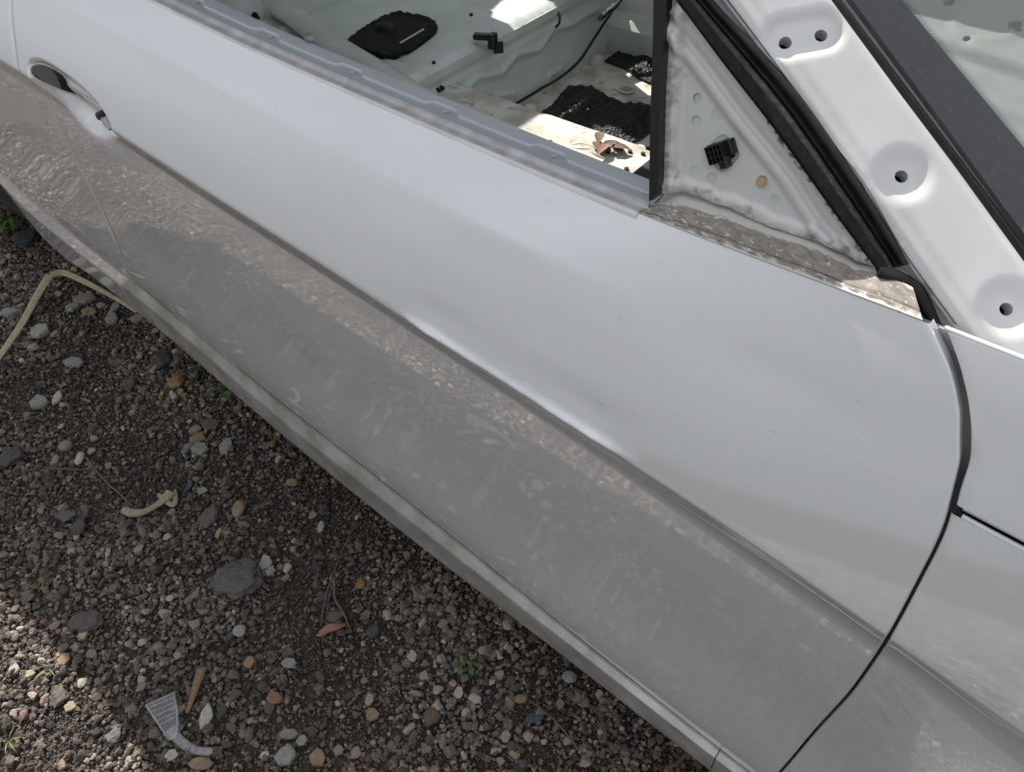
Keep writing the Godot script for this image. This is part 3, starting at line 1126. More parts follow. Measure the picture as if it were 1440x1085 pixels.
func make_stones() -> void:
	# x, z, half length, half width, turn, shape, colour, label
	var list := [
		[-1.6186, 0.0119, 0.0346, 0.0225, 0.6395, "f", "pinkgrey", "large pinkish grey flat stone behind the folded pale strip"],
		[-1.6139, 0.052, 0.019, 0.0191, 0.64, "f", "palegrey", "pale grey flat chip just left of the pinkish flat stone"],
		[-1.5627, 0.0317, 0.0208, 0.0131, 0.6402, "f", "tan", "thin tan chip below the large pinkish flat stone"],
		[-1.4903, 0.013, 0.0205, 0.0183, 0.6405, "f", "greygreen", "grey green flat chip near the right arm of the folded strip"],
		[-1.5277, -0.0194, 0.0123, 0.0189, 0.6399, "f", "palegrey", "pale triangular chip touching the right arm of the folded strip"],
		[-1.4404, -0.0277, 0.0149, 0.0126, 0.6405, "f", "palegrey", "pale flat chip beside the sill where the folded strip ends"],
		[-1.7313, 0.1573, 0.0285, 0.0164, 0.6402, "f", "palegrey", "long pale flat stone at the left edge beside the folded strip"],
		[-1.5921, 0.1541, 0.0249, 0.0251, 0.6412, "f", "pale", "pale tilted chip inside the bend of the folded strip"],
		[-1.559, 0.1361, 0.011, 0.0125, 0.6413, "f", "greygreen", "small whitish chip right of the pale tilted chip in the bend"],
		[-1.4164, 0.1621, 0.0265, 0.0153, 0.6427, "f", "greygreen", "grey flat stone lying alone below the folded strip"],
		[-1.3569, 0.2865, 0.0269, 0.0174, 0.6444, "f", "greygreen", "long pale grey flat chip in the left gravel, left of a smaller square chip"],
		[-1.3383, 0.2526, 0.0127, 0.0164, 0.6442, "f", "pale", "pale square chip right of the long pale grey chip"],
		[-1.1564, 0.0551, 0.0222, 0.0187, 0.6436, "p", "orange", "orange brown oval pebble close to the sill weeds"],
		[-1.2206, 0.0093, 0.0105, 0.0136, 0.6426, "f", "pinkgrey", "pinkish chip just above the orange brown oval pebble"],
		[-1.123, 0.0651, 0.0076, 0.0114, 0.644, "p", "tan", "small tan pebble touching the lower end of the orange brown oval pebble"],
		[-2.0079, -0.0447, 0.0317, 0.0365, 0.6359, "l", "black", "black lump of rock beside the green weed at the left edge"],
		[-1.2481, 0.0267, 0.0282, 0.0272, 0.6426, "l", "dark", "dark lump of rock beside the sill left of the small weed"],
		[-1.2447, 0.1243, 0.0171, 0.0201, 0.6436, "l", "brown", "dark red brown stone left of the orange oval pebble"],
		[-0.9978, 0.1174, 0.0161, 0.0115, 0.6455, "f", "pinkgrey", "pinkish grey flat chip at the top of the pale chip cluster"],
		[-0.9699, 0.1303, 0.0159, 0.0152, 0.6459, "f", "tan", "tan chip in the middle of the pale chip cluster"],
		[-0.967, 0.1589, 0.0111, 0.018, 0.6462, "f", "bluegrey", "blue grey chip at the lower left of the pale chip cluster"],
		[-0.9405, 0.1465, 0.0205, 0.0168, 0.6463, "f", "greygreen", "grey green angular chip at the bottom of the pale chip cluster"],
		[-0.9003, 0.1085, 0.015, 0.0227, 0.6462, "f", "palegrey", "tilted pale chip standing right of the pale chip cluster"],
		[-0.9805, 0.0857, 0.0211, 0.0147, 0.6453, "f", "brown", "brown grey flat stone above the tilted pale chip"],
		[-0.8766, 0.2195, 0.0076, 0.0101, 0.6475, "f", "blue", "small blue chip above the right end of the bleached stick"],
		[-0.841, 0.2135, 0.012, 0.0081, 0.6477, "f", "greygreen", "small whitish chip right of the blue chip"],
		[-1.1311, 0.3228, 0.0102, 0.0131, 0.6466, "p", "pale", "whitish pebble by the stem in the left gravel"],
		[-1.1886, 0.3209, 0.0135, 0.0136, 0.6461, "p", "pinkgrey", "pinkish pebble above the whitish pebble by the stem"],
		[-1.17, 0.3571, 0.0086, 0.0182, 0.6466, "p", "tan", "upright tan pebble left of the whitish pebble by the stem"],
		[-0.6174, 0.2985, 0.0424, 0.0383, 0.6504, "l", "darkgrey", "biggest dark grey rock, half sunk in the gravel at the centre left"],
		[-1.2453, 0.409, 0.0283, 0.0267, 0.6466, "l", "dark", "dark lump at the left edge level with the dry stem"],
		[-0.968, 0.4228, 0.0203, 0.0207, 0.6489, "l", "dark", "dark angular lump below left of the bleached stick"],
		[-1.0126, 0.4198, 0.0177, 0.016, 0.6485, "l", "darkgrey", "dark grey block leaning on the angular lump below the bleached stick"],
		[-0.7744, 0.2458, 0.0175, 0.022, 0.6486, "l", "darkgrey", "rough dark grey lump right of the bleached stick"],
		[-0.7423, 0.1973, 0.011, 0.0188, 0.6484, "p", "tan", "tan pebble right of the rough dark grey lump"],
		[-0.7021, 0.5566, 0.0102, 0.0087, 0.6524, "f", "tan", "tan stone in the shade near the sunlit gravel"],
		[-0.7307, 0.5934, 0.0115, 0.012, 0.6526, "f", "tan", "tan stone on the edge of the shadow"],
		[-0.6849, 0.4046, 0.0061, 0.0066, 0.651, "p", "pale", "small whitish pebble in the dark gravel left of the biggest rock"],
		[-0.5273, 0.367, 0.011, 0.0128, 0.6518, "p", "palegrey", "pale ring marked stone below the biggest dark rock"],
		[-0.4486, 0.4999, 0.012, 0.0179, 0.6539, "f", "pale", "white kite shaped chip beside the clear lens shard"],
		[-0.4417, 0.5739, 0.0105, 0.0082, 0.6547, "f", "pale", "pale chip under the tail of the clear lens shard"],
		[-0.3919, 0.5523, 0.0167, 0.0096, 0.6549, "p", "tan", "tan oval stone at the bottom edge right of the lens shard tail"],
		[-0.4668, 0.395, 0.0107, 0.0114, 0.6526, "f", "tan", "tan angular stone in the gravel right of the wood sliver"],
		[-0.7681, 0.5261, 0.0277, 0.02, 0.6516, "l", "mauve", "broad mauve grey flat rock in the shade near the sunlit corner"],
		[-0.6731, 0.6339, 0.0172, 0.015, 0.6535, "l", "mauve", "mauve lump in the sunlit gravel at lower left"],
		[-0.5428, 0.6146, 0.016, 0.0155, 0.6543, "l", "darkgrey", "grey lump on the shadow edge left of the lens shard"],
		[-0.7853, 0.6564, 0.0101, 0.0094, 0.6528, "f", "pale", "white chip lying in the sunlit corner"],
		[-0.6459, 0.6315, 0.0091, 0.0074, 0.6537, "f", "cream", "cream pebble beside the mauve lump in the sunlit gravel"],
		[-0.7526, 0.6428, 0.0088, 0.0086, 0.6529, "f", "cream", "cream chip right of the white chip in the sunlit corner"],
		[-0.4097, 0.353, 0.0151, 0.0094, 0.6526, "f", "greygreen", "grey green chip with a pointed right end, above the pink red chip"],
		[-0.2917, 0.463, 0.0202, 0.0153, 0.6547, "f", "greygreen", "large squarish grey green chip at the bottom edge"],
		[-0.2478, 0.4306, 0.0138, 0.0131, 0.6547, "f", "tan", "tan block right of the large squarish chip at the bottom edge"],
		[-0.2286, 0.3268, 0.0144, 0.0096, 0.6538, "f", "tan", "tan two lobed stone near the bottom centre"],
		[-0.1467, 0.27, 0.0161, 0.0128, 0.6539, "f", "brown", "brown grey flat chip left of the sill near the bottom"],
		[-0.4219, 0.1669, 0.0101, 0.0079, 0.6506, "p", "orange", "glossy orange pebble beside the thin forked twig"],
		[-0.4515, 0.2194, 0.0074, 0.0113, 0.6509, "f", "slate", "dark blue slate chip on the thin forked twig"],
		[-0.3148, 0.4354, 0.0183, 0.0088, 0.6543, "f", "pinkgrey", "pinkish flat stone above the large squarish chip"],
		[-0.2902, 0.4294, 0.0105, 0.0087, 0.6544, "f", "greygreen", "greenish chip right of the pinkish flat stone near the bottom"],
		[-0.2302, 0.4018, 0.0099, 0.008, 0.6546, "f", "pinkgrey", "pinkish tan stone right of the tan block at the bottom edge"],
		[-0.3805, 0.4099, 0.0171, 0.01, 0.6535, "f", "brick", "pink red brick chip below the grey green pointed chip"],
		[-0.411, 0.2395, 0.0157, 0.0143, 0.6514, "l", "darkgrey", "round dark grey lump below the forked twig"],
		[-0.3348, 0.2183, 0.011, 0.0118, 0.6518, "l", "dark", "dark heart shaped stone right of the dry curled leaf"],
		[-0.2415, 0.1297, 0.0097, 0.0093, 0.6516, "f", "tan", "tan chip half buried close to the sill"],
		[-0.3163, 0.1726, 0.0078, 0.0074, 0.6515, "p", "tan", "tan pebble halfway between forked twig and sill"],
		[-0.3201, 0.4819, 0.0087, 0.007, 0.6547, "f", "pale", "whitish chip left of the large squarish chip"],
		[-0.2453, 0.2109, 0.0094, 0.0112, 0.6525, "f", "pale", "pale long chip above the three leaf seedling side"],
		[-0.6019, 0.2437, 0.0153, 0.013, 0.65, "f", "palegrey", "pale grey broken chip, largest of the shattered chip pieces"],
		[-0.6021, 0.2576, 0.0083, 0.0084, 0.6501, "f", "palegrey", "left splinter of the shattered pale chip"],
		[-0.5806, 0.2511, 0.0089, 0.0098, 0.6502, "f", "greygreen", "lower splinter of the shattered pale chip"],
		[-0.5592, 0.225, 0.0083, 0.0113, 0.6501, "f", "pale", "pale chip right of the shattered pale chip"],
		[-0.7808, 0.0609, 0.007, 0.0124, 0.6466, "f", "pale", "upright pale chip close to the sill at mid height"],
		[-0.824, 0.0383, 0.0063, 0.0128, 0.646, "p", "orange", "orange tan pebble closest to the sill at mid height"],
		[-0.6564, 0.039, 0.0068, 0.0063, 0.6474, "p", "orange", "tiny orange pebble under the sill edge"],
		[-0.7075, 0.0847, 0.0113, 0.0099, 0.6474, "p", "tan", "tan pebble left of the tiny orange pebble"],
		[-0.6115, 0.1136, 0.0095, 0.0084, 0.6485, "f", "tan", "tan chip above the white oval pebble"],
		[-0.5782, 0.1229, 0.0065, 0.0106, 0.6489, "p", "pale", "white oval pebble by the sill above the forked twig"],
		[-0.003, 0.0742, 0.0116, 0.0101, 0.653, "p", "palegrey", "round grey beige pebble by the sill at the lower right"],
		[-0.047, 0.1561, 0.0108, 0.0086, 0.6535, "p", "tan", "round tan grey pebble left of the tilted twig"],
		[-0.0287, 0.2203, 0.0099, 0.0102, 0.6543, "f", "palegrey", "pale grey chip left of the lower right twig"],
		[0.0552, 0.0671, 0.0072, 0.0075, 0.6534, "f", "cream", "cream chip beside the sill at the lower right"],
		[0.0283, 0.0938, 0.0066, 0.0075, 0.6534, "f", "tan", "tan chip left of the cream chip by the sill"],
		[0.0114, 0.122, 0.0078, 0.0079, 0.6536, "f", "tan", "tan angular chip left of two chips by the sill"],
		[-0.0967, 0.0555, 0.0095, 0.0077, 0.652, "f", "brown", "brown tan chip tucked against the sill"],
		[-0.0096, 0.1679, 0.013, 0.0089, 0.6539, "l", "slate", "slate grey lump beside the lower right twig"],
	]
	var groups := {"f": "flat stone chips lying on the gravel", "l": "dark lumps of rock among the gravel", "p": "rounded pebbles among the gravel"}
	var i := 0
	for s in list:
		i += 1
		var k: String = s[5]
		var key := k + str(i % 7)
		if not stone_shapes.has(key):
			var mb := rock(900 + i, 1.0, 7 if k == "f" else 10, 0.34 if k == "l" else 0.16, 3 if k == "l" else 2)
			if k == "f":
				mb = chip(900 + i)
			if k == "p":
				mb = rock(900 + i, 1.0, 3, 0.12, 3)
			stone_shapes[key] = mb.mesh(k == "f")
		var o := put({"f": "stone_chip", "l": "rock", "p": "pebble"}[k], stone_shapes[key], mats["stone_" + s[6]], self)
		var a: float = s[2]
		var c: float = s[3]
		var th: float = minf(a, c) * {"f": 0.38, "l": 0.45, "p": 0.72}[k]
		var tilt := Basis.from_euler(Vector3(rng.randf_range(-0.2, 0.2), 0, rng.randf_range(-0.2, 0.2)))
		o.transform = Transform3D(Basis(Vector3.UP, s[4]) * tilt * Basis.from_scale(Vector3(a * 1.12, th, c * 1.3)), Vector3(s[0], lie(s[0], s[1]) + th * 0.55 + 0.0045, s[1]))
		tag(o, s[7], {"f": "stone chip", "l": "rock", "p": "pebble"}[k], groups[k])

# ---------------------------------------------------------------- litter
func twig(called: String, path: PackedVector3Array, r0: float, r1: float, label: String) -> void:
	var p := smooth_path(path, 5)
	var rad := []
	for i in p.size():
		rad.append(lerpf(r0, r1, float(i) / p.size()))
		p[i] += Vector3(rng.randf_range(-1, 1), rng.randf_range(-0.5, 1), rng.randf_range(-1, 1)) * 0.0008
	tag(put(called, tube(p, rad, 6).mesh(), mats.twig, self), label, "twig", "dry twigs on the gravel")

func ground_from(path: PackedVector3Array) -> PackedVector3Array:
	return path

func make_litter() -> void:
	# folded pale strap: two flat arms that rise to a fold
	var t := thing("folded_strap", "pale yellow folded strip standing in a peak beside the sill at left", "strap")
	for arm in [PackedVector3Array([Vector3(-1.5522, 0.012, 0.3022), Vector3(-1.5828, 0.02, 0.2481), Vector3(-1.6269, 0.03, 0.173), Vector3(-1.6794, 0.045, 0.0942), Vector3(-1.7106, 0.06, 0.0335)]), PackedVector3Array([Vector3(-1.7106, 0.06, 0.0335), Vector3(-1.6961, 0.057, 0.0066), Vector3(-1.6372, 0.048, -0.0099), Vector3(-1.581, 0.036, -0.022), Vector3(-1.5283, 0.02, -0.0342), Vector3(-1.4602, 0.008, -0.0417)])]:
		var p := smooth_path(arm, 6)
		var first := p[0].x < -2.0 or t.get_child_count() == 0
		var rad := []
		for i in p.size():
			rad.append(lerpf(0.007, 0.0115, float(i) / p.size()) if first else lerpf(0.0105, 0.0045, float(i) / p.size()))
		put("arm", tube(p, rad, 8, 0.14, Vector3(0.5, 0.8, 0.4) if first else Vector3(0.1, 0.85, 0.5)).mesh(), mats.straw, t)
	# bleached bent stick with a forked end
	t = thing("bleached_stick", "bleached bent piece of wood with a flared forked end", "wood")
	var sp := smooth_path(PackedVector3Array([Vector3(-0.9309, 0.012, 0.3433), Vector3(-0.9058, 0.013, 0.3362), Vector3(-0.8881, 0.014, 0.3193), Vector3(-0.8819, 0.015, 0.2978), Vector3(-0.8796, 0.016, 0.2768), Vector3(-0.8826, 0.018, 0.2584)]), 6)
	var rr := []
	for i in sp.size():
		var f := float(i) / (sp.size() - 1)
		rr.append(0.0082 + 0.0015 * sin(f * 9.0) - (0.003 if i == 0 else 0.0) + 0.003 * smoothstep(0.75, 1.0, f))
	put("shaft", tube(sp, rr, 12, 0.7).mesh(), mats.bleached_wood, t)
	put("flared_end", tube(smooth_path(PackedVector3Array([Vector3(-0.9045, 0.014, 0.2758), Vector3(-0.8555, 0.012, 0.2729), Vector3(-0.8835, 0.016, 0.248)]), 6), [0.003, 0.005, 0.0065, 0.007, 0.0065, 0.006, 0.0055, 0.0055, 0.006, 0.0055, 0.0045, 0.0035, 0.002], 10, 0.6).mesh(), mats.bleached_wood, t)
	# broken clear lens: ribbed head and a curved tail
	t = thing("broken_lens", "broken clear plastic lens with a ribbed head and curved tail", "lens")
	var head: PackedVector2Array = PackedVector2Array([Vector2(-0.5405, 0.5518), Vector2(-0.5207, 0.5091), Vector2(-0.4901, 0.5252), Vector2(-0.4692, 0.5388), Vector2(-0.4564, 0.5521), Vector2(-0.461, 0.5613), Vector2(-0.4937, 0.5575)])
	var ht := Transform3D(Basis(Vector3(1, 0, 0), Vector3(0, 0, 1), Vector3(0, 1, 0)), Vector3(0, 0.0145, 0))
	put("lens_head", sheet(ht, head, [], func(_p: Vector2) -> float: return 0.0, 0.006, 0.004), mats.clear_lens, t)
	for rib in [PackedVector3Array([Vector3(-0.5326, 0.017, 0.5517), Vector3(-0.5126, 0.017, 0.5137)]), PackedVector3Array([Vector3(-0.5225, 0.017, 0.5531), Vector3(-0.5044, 0.017, 0.5181)]), PackedVector3Array([Vector3(-0.5126, 0.017, 0.5543), Vector3(-0.4972, 0.017, 0.5232)]), PackedVector3Array([Vector3(-0.5018, 0.017, 0.5549), Vector3(-0.4892, 0.017, 0.5275)]), PackedVector3Array([Vector3(-0.493, 0.017, 0.5555), Vector3(-0.4832, 0.017, 0.5318)])]:
		put("lens_rib", tube(rib, [0.0008], 6).mesh(), mats.clear_lens, t)
	var rim := PackedVector3Array()
	for p in head:
		rim.append(ht * Vector3(p.x, p.y, 0.001))
	rim.append(rim[0])
	put("lens_rim", tube(rim, [0.0022], 6).mesh(), mats.clear_lens, t)
	put("lens_tail", tube(smooth_path(PackedVector3Array([Vector3(-0.4747, 0.014, 0.5488), Vector3(-0.4566, 0.012, 0.5513), Vector3(-0.4327, 0.011, 0.5496), Vector3(-0.4113, 0.011, 0.543), Vector3(-0.3909, 0.013, 0.5296)]), 6), [0.011, 0.0105, 0.010, 0.0095, 0.009, 0.009, 0.0085, 0.0085, 0.008, 0.008, 0.008, 0.0078, 0.0076, 0.0075, 0.0075, 0.0075, 0.0072, 0.007, 0.007, 0.007, 0.007, 0.007, 0.007, 0.006, 0.005], 10, 0.45).mesh(), mats.clear_lens, t)
	var sl := smooth_path(PackedVector3Array([Vector3(-0.5217, 0.012, 0.4518), Vector3(-0.5089, 0.013, 0.4699), Vector3(-0.4961, 0.013, 0.4867), Vector3(-0.4872, 0.012, 0.5009), Vector3(-0.478, 0.01, 0.517)]), 4)
	var sr := []
	for i in sl.size():
		sr.append(lerpf(0.0085, 0.003, float(i) / sl.size()))
	tag(put("wood_sliver", tube(sl, sr, 6, 0.5).mesh(true), mats.wood, self), "tapering tan wood sliver above the clear lens shard", "wood")
	twig("dry_twig", PackedVector3Array([Vector3(-0.5209, 0.02, 0.0765), Vector3(-0.5078, 0.016, 0.1134), Vector3(-0.4929, 0.012, 0.1496), Vector3(-0.4739, 0.012, 0.1861), Vector3(-0.4569, 0.01, 0.217), Vector3(-0.4371, 0.01, 0.246), Vector3(-0.4139, 0.01, 0.2708)]), 0.0011, 0.0018, "long thin curved twig leaning towards the sill at mid height")
	twig("dry_twig", PackedVector3Array([Vector3(-0.4673, 0.012, 0.1887), Vector3(-0.4407, 0.014, 0.2131), Vector3(-0.4225, 0.014, 0.2231), Vector3(-0.3943, 0.012, 0.2307), Vector3(-0.3607, 0.01, 0.2475)]), 0.003, 0.0014, "thicker forked twig below the dark blue slate chip")
	twig("dry_twig", PackedVector3Array([Vector3(-0.4056, 0.012, 0.2865), Vector3(-0.3833, 0.01, 0.2853), Vector3(-0.3618, 0.009, 0.2851)]), 0.001, 0.0008, "hair thin rootlet below the dry curled leaf")
	twig("dry_twig", PackedVector3Array([Vector3(-0.0333, 0.012, 0.1502), Vector3(-0.0021, 0.012, 0.1503), Vector3(0.0235, 0.012, 0.1514), Vector3(0.0515, 0.012, 0.1587), Vector3(0.0801, 0.01, 0.1654)]), 0.0012, 0.0022, "thin straight twig in the lower right gravel beside the sill")
	twig("dry_twig", PackedVector3Array([Vector3(-1.1127, 0.016, 0.3141), Vector3(-1.0605, 0.016, 0.3209), Vector3(-1.0111, 0.014, 0.3242), Vector3(-0.9595, 0.012, 0.3247), Vector3(-0.9225, 0.01, 0.3264)]), 0.0022, 0.0016, "dry stem pointing at the left end of the bleached stick")
	twig("dry_twig", PackedVector3Array([Vector3(-1.1636, 0.012, 0.3827), Vector3(-1.1315, 0.012, 0.3634), Vector3(-1.1014, 0.012, 0.343), Vector3(-1.076, 0.012, 0.3215)]), 0.0012, 0.0012, "thin level stem crossing the top of the dry stem at left")
	twig("dry_twig", PackedVector3Array([Vector3(-1.3401, 0.012, 0.355), Vector3(-1.3257, 0.013, 0.3318), Vector3(-1.3131, 0.012, 0.3048)]), 0.0016, 0.0012, "short thin stem in the left gravel under the long pale chip")
	twig("dry_twig", PackedVector3Array([Vector3(-0.1647, 0.02, 0.0593), Vector3(-0.1484, 0.012, 0.0782), Vector3(-0.1312, 0.008, 0.1)]), 0.0009, 0.0009, "short upright hair thin twig close to the sill")
	twig("dry_twig", PackedVector3Array([Vector3(-0.2323, 0.01, 0.3122), Vector3(-0.2282, 0.012, 0.2903), Vector3(-0.2253, 0.012, 0.2742)]), 0.0014, 0.001, "short slanting twig above the two lobed tan stone")
	twig("dry_twig", PackedVector3Array([Vector3(0.2066, 0.012, 0.1061), Vector3(0.2137, 0.012, 0.0871), Vector3(0.2189, 0.012, 0.0667)]), 0.004, 0.003, "stub of brown twig under the sill at the bottom edge")
	twig("dry_twig", PackedVector3Array([Vector3(-0.8704, 0.012, 0.3238), Vector3(-0.8408, 0.012, 0.3207), Vector3(-0.8121, 0.011, 0.3194)]), 0.002, 0.0015, "short stem sticking out under the bleached stick")
	var lp := smooth_path(PackedVector3Array([Vector3(-0.4025, 0.014, 0.2888), Vector3(-0.3963, 0.02, 0.2707), Vector3(-0.3861, 0.022, 0.259), Vector3(-0.3779, 0.016, 0.2437)]), 4)
	tag(put("dry_leaf", tube(lp, [0.002, 0.004, 0.006, 0.007, 0.0075, 0.0078, 0.0075, 0.007, 0.0065, 0.0055, 0.004, 0.003, 0.001], 8, 0.22, Vector3(0.2, 1, 0.4)).mesh(), mats.dry_leaf, self), "curled reddish dry leaf at the foot of the forked twig", "leaf")

func leaf_blade(m: Mb, base: Vector3, dir: Vector3, length: float, width: float, droop: float) -> void:
	var s := dir.cross(Vector3.UP).normalized()
	var rows := []
	for i in 7:
		var f := i / 6.0
		var w := width * sin(PI * clampf(f * 0.93 + 0.05, 0, 1)) * (1.0 - 0.25 * f)
		var c := base + dir * length * f + Vector3.DOWN * droop * f * f * length
		rows.append(PackedVector3Array([c - s * w + Vector3.UP * w * 0.3, c, c + s * w + Vector3.UP * w * 0.3]))
	m.grid(rows, Vector3.UP)

func make_plants() -> void:
	for p in [[-0.1521, 0.173, "clover", 4, "tiny bright green seedling with round leaves alone in the lower gravel"], [-2.1081, -0.0395, "weed", 9, "big leafy green weed at the left edge under the rear quarter panel"], [-1.1514, 0.0025, "clover", 6, "small green weed growing against the sill above the orange brown pebble"], [-1.0362, 0.0075, "weed", 3, "small green weed against the sill, nearest the middle of the sill"], [-1.0666, 0.073, "moss", 3, "pale green sprout below the orange brown oval pebble"], [-1.0208, 0.2994, "grass", 6, "sparse green grass tuft crossed by the dry stem in the left gravel"], [-0.9056, 0.5474, "grass", 6, "small grass sprout in the shade above the sunlit corner"], [-0.7398, 0.6174, "grass", 4, "tiny grass sprout on the shadow edge in the lower left"], [-0.6769, 0.725, "grass", 5, "grass sprout in the sunlit corner at the lower left edge"], [-1.0852, 0.3167, "moss", 3, "yellow green moss bit at the upper end of the dry stem"]]:
		var kind: String = p[2]
		var at := Vector3(p[0], lie(p[0], p[1]) + 0.004, p[1])
		var t := thing("weed" if kind != "grass" else "grass_tuft", p[4], "plant", at, "small green plants in the gravel")
		var n: int = p[3]
		if kind == "grass":
			for i in n:
				var a := rng.randf() * TAU
				var m := Mb.new()
				leaf_blade(m, Vector3.ZERO, Vector3(cos(a), rng.randf_range(0.5, 1.2), sin(a)).normalized(), rng.randf_range(0.02, 0.045), 0.0012, 0.5)
				put("blade", m.mesh(), mats.leaf_pale, t)
			continue
		var size: float = {"clover": 0.012, "weed": 0.026, "moss": 0.009}[kind] * (2.1 if n > 8 else 1.0)
		if n > 8:
			for i in 3:
				var a0 := TAU * i / 3.0 + 0.4
				var tip := Vector3(cos(a0) * 0.04, 0.05 + 0.02 * i, sin(a0) * 0.04)
				put("stem", tube(PackedVector3Array([Vector3.ZERO, tip * 0.5 + Vector3.UP * 0.01, tip]), [0.0018, 0.0014, 0.001], 6).mesh(), mats.leaf_pale, t)
				for j in 4:
					var m := Mb.new()
					var a := a0 + (j - 1.5) * 0.9
					leaf_blade(m, tip * (0.55 + 0.15 * j), Vector3(cos(a), 0.35, sin(a)).normalized(), size * rng.randf_range(0.7, 1.2), size * 0.32, 0.7)
					put("leaf", m.mesh(), mats.leaf, t)
			continue
		for i in n:
			var a := TAU * i / n + rng.randf_range(-0.4, 0.4)
			var m := Mb.new()
			var st := Vector3(cos(a) * size * 0.5, size * rng.randf_range(0.5, 1.0), sin(a) * size * 0.5)
			leaf_blade(m, st, Vector3(cos(a), 0.2, sin(a)).normalized(), size, size * 0.42, 0.4)
			put("leaf", m.mesh(), mats.leaf_pale if kind == "moss" else mats.leaf, t)
			put("stem", tube(PackedVector3Array([Vector3.ZERO, st * 0.6, st]), [0.0007], 5).mesh(), mats.leaf_pale, t)

# ---------------------------------------------------------------- the car
func make_car() -> void:
	var car := thing("car", "stripped silver white two door car filling the right side, mirror and handle missing", "car")
	make_sides(car)
	make_door_details(car, car.get_node("front_door"))
	make_pillar(car)
	make_inside(car)
	make_shell(car)

func make_sides(car: Node3D) -> void:
	# the door skin, with closer columns round the handle
	var xs := PackedFloat32Array()
	var x := 0.0
	while x < 0.999:
		xs.append(x)
		x += 0.0012 if x > 0.005 and x < 0.19 else 0.0055
	xs.append(1.0)
	put("front_door", side_panel(0.0, 4.97, rear_at, front_at, xs, 1.0, true).mesh(), mats.paint, car, "wide silver white door, handle and mirror removed")
	put("rear_quarter_panel", side_panel(0.0, 8.0, func(_t: float) -> float: return -2.5, func(t: float) -> float: return rear_at(t) - 0.0005, even(110)).mesh(), mats.paint, car)
	put("upper_fender_panel", side_panel(0.0, 1.195, func(t: float) -> float: return front_at(t) + lerpf(0.015, 0.0105, clampf(t * 3.0, 0, 1)) - 0.003 * smoothstep(0.85, 1.15, t), func(_t: float) -> float: return 1.25, even(90)).mesh(), mats.paint, car)
	put("front_fender", side_panel(1.243, 4.97, func(t: float) -> float: return front_at(t) + 0.0052, func(_t: float) -> float: return 1.25, even(90)).mesh(), mats.paint, car)
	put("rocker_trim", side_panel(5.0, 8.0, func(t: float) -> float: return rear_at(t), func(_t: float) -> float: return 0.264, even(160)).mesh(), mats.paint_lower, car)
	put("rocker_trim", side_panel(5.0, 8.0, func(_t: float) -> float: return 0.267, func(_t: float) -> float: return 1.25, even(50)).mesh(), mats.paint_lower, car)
	# rolled top edge of the upper fender and both lips of the gap below it
	for e in [[0.0, 0.0], [1.195, -1.0], [1.243, 1.0]]:
		var p := PackedVector3Array()
		for i in 41:
			var xx := lerpf(front_at(e[0]) + 0.012, 1.24, i / 40.0)
			p.append(side(section(xx), xx, e[0]) + Vector3(0, -0.0012, -0.003))
		put("panel_edge", tube(p, [0.003], 8).mesh(), mats.paint_plain, car.get_node("upper_fender_panel" if e[1] <= 0.0 else "front_fender"))
	var rows := []
	for i in 25:
		var xx := lerpf(0.27, 1.24, i / 24.0)
		var b := belt_at(xx)
		rows.append(PackedVector3Array([b + Vector3(0, -0.001, -0.002), b + Vector3(0, -0.004, -0.008), b + Vector3(0, -0.05, -0.012)]))
	var m := Mb.new()
	m.grid(rows, Vector3(0, 0.3, -1))
	put("inner_flange", m.mesh(), mats.paint_plain, car.get_node("upper_fender_panel"))
	# the door opening behind the gaps
	rows = []
	for t in t_list(0.0, 8.0, 3.0):
		var r := PackedVector3Array()
		for k in 9:
			var xx := front_at(t) + lerpf(-0.07, 0.09, k / 8.0)
			var q := side(section(xx), xx, t)
			r.append(Vector3(xx, q.y - 0.010 * smoothstep(1.3, 1.0, t), q.z - lerpf(0.018, 0.045, smoothstep(0.95, 1.4, t))))
		rows.append(r)
	m = Mb.new()
	m.grid(rows, Vector3(0, 0.3, 1))
	put("door_jamb", m.mesh(), mats.jamb, car)
	rows = []
	for t in t_list(0.0, 8.0, 3.0):
		var r := PackedVector3Array()
		for k in 5:
			var xx := rear_at(t) + lerpf(-0.05, 0.05, k / 4.0)
			var q := side(section(xx), xx, t)
			r.append(Vector3(xx, q.y, q.z - 0.045))
		rows.append(r)
	m = Mb.new()
	m.grid(rows, Vector3(0, 0.3, 1))
	put("door_jamb", m.mesh(), mats.jamb, car)
	rows = []
	for i in 30:
		var xx := lerpf(0.353, 1.24, i / 29.0)
		var r := PackedVector3Array()
		for t in [1.12, 1.18, 1.22, 1.26, 1.32]:
			r.append(side(section(xx), xx, t) + Vector3(0, -0.012, -0.022))
		rows.append(r)
	m = Mb.new()
	m.grid(rows, Vector3(0, 0.3, 1))
	put("fender_inner", m.mesh(), mats.seam, car)

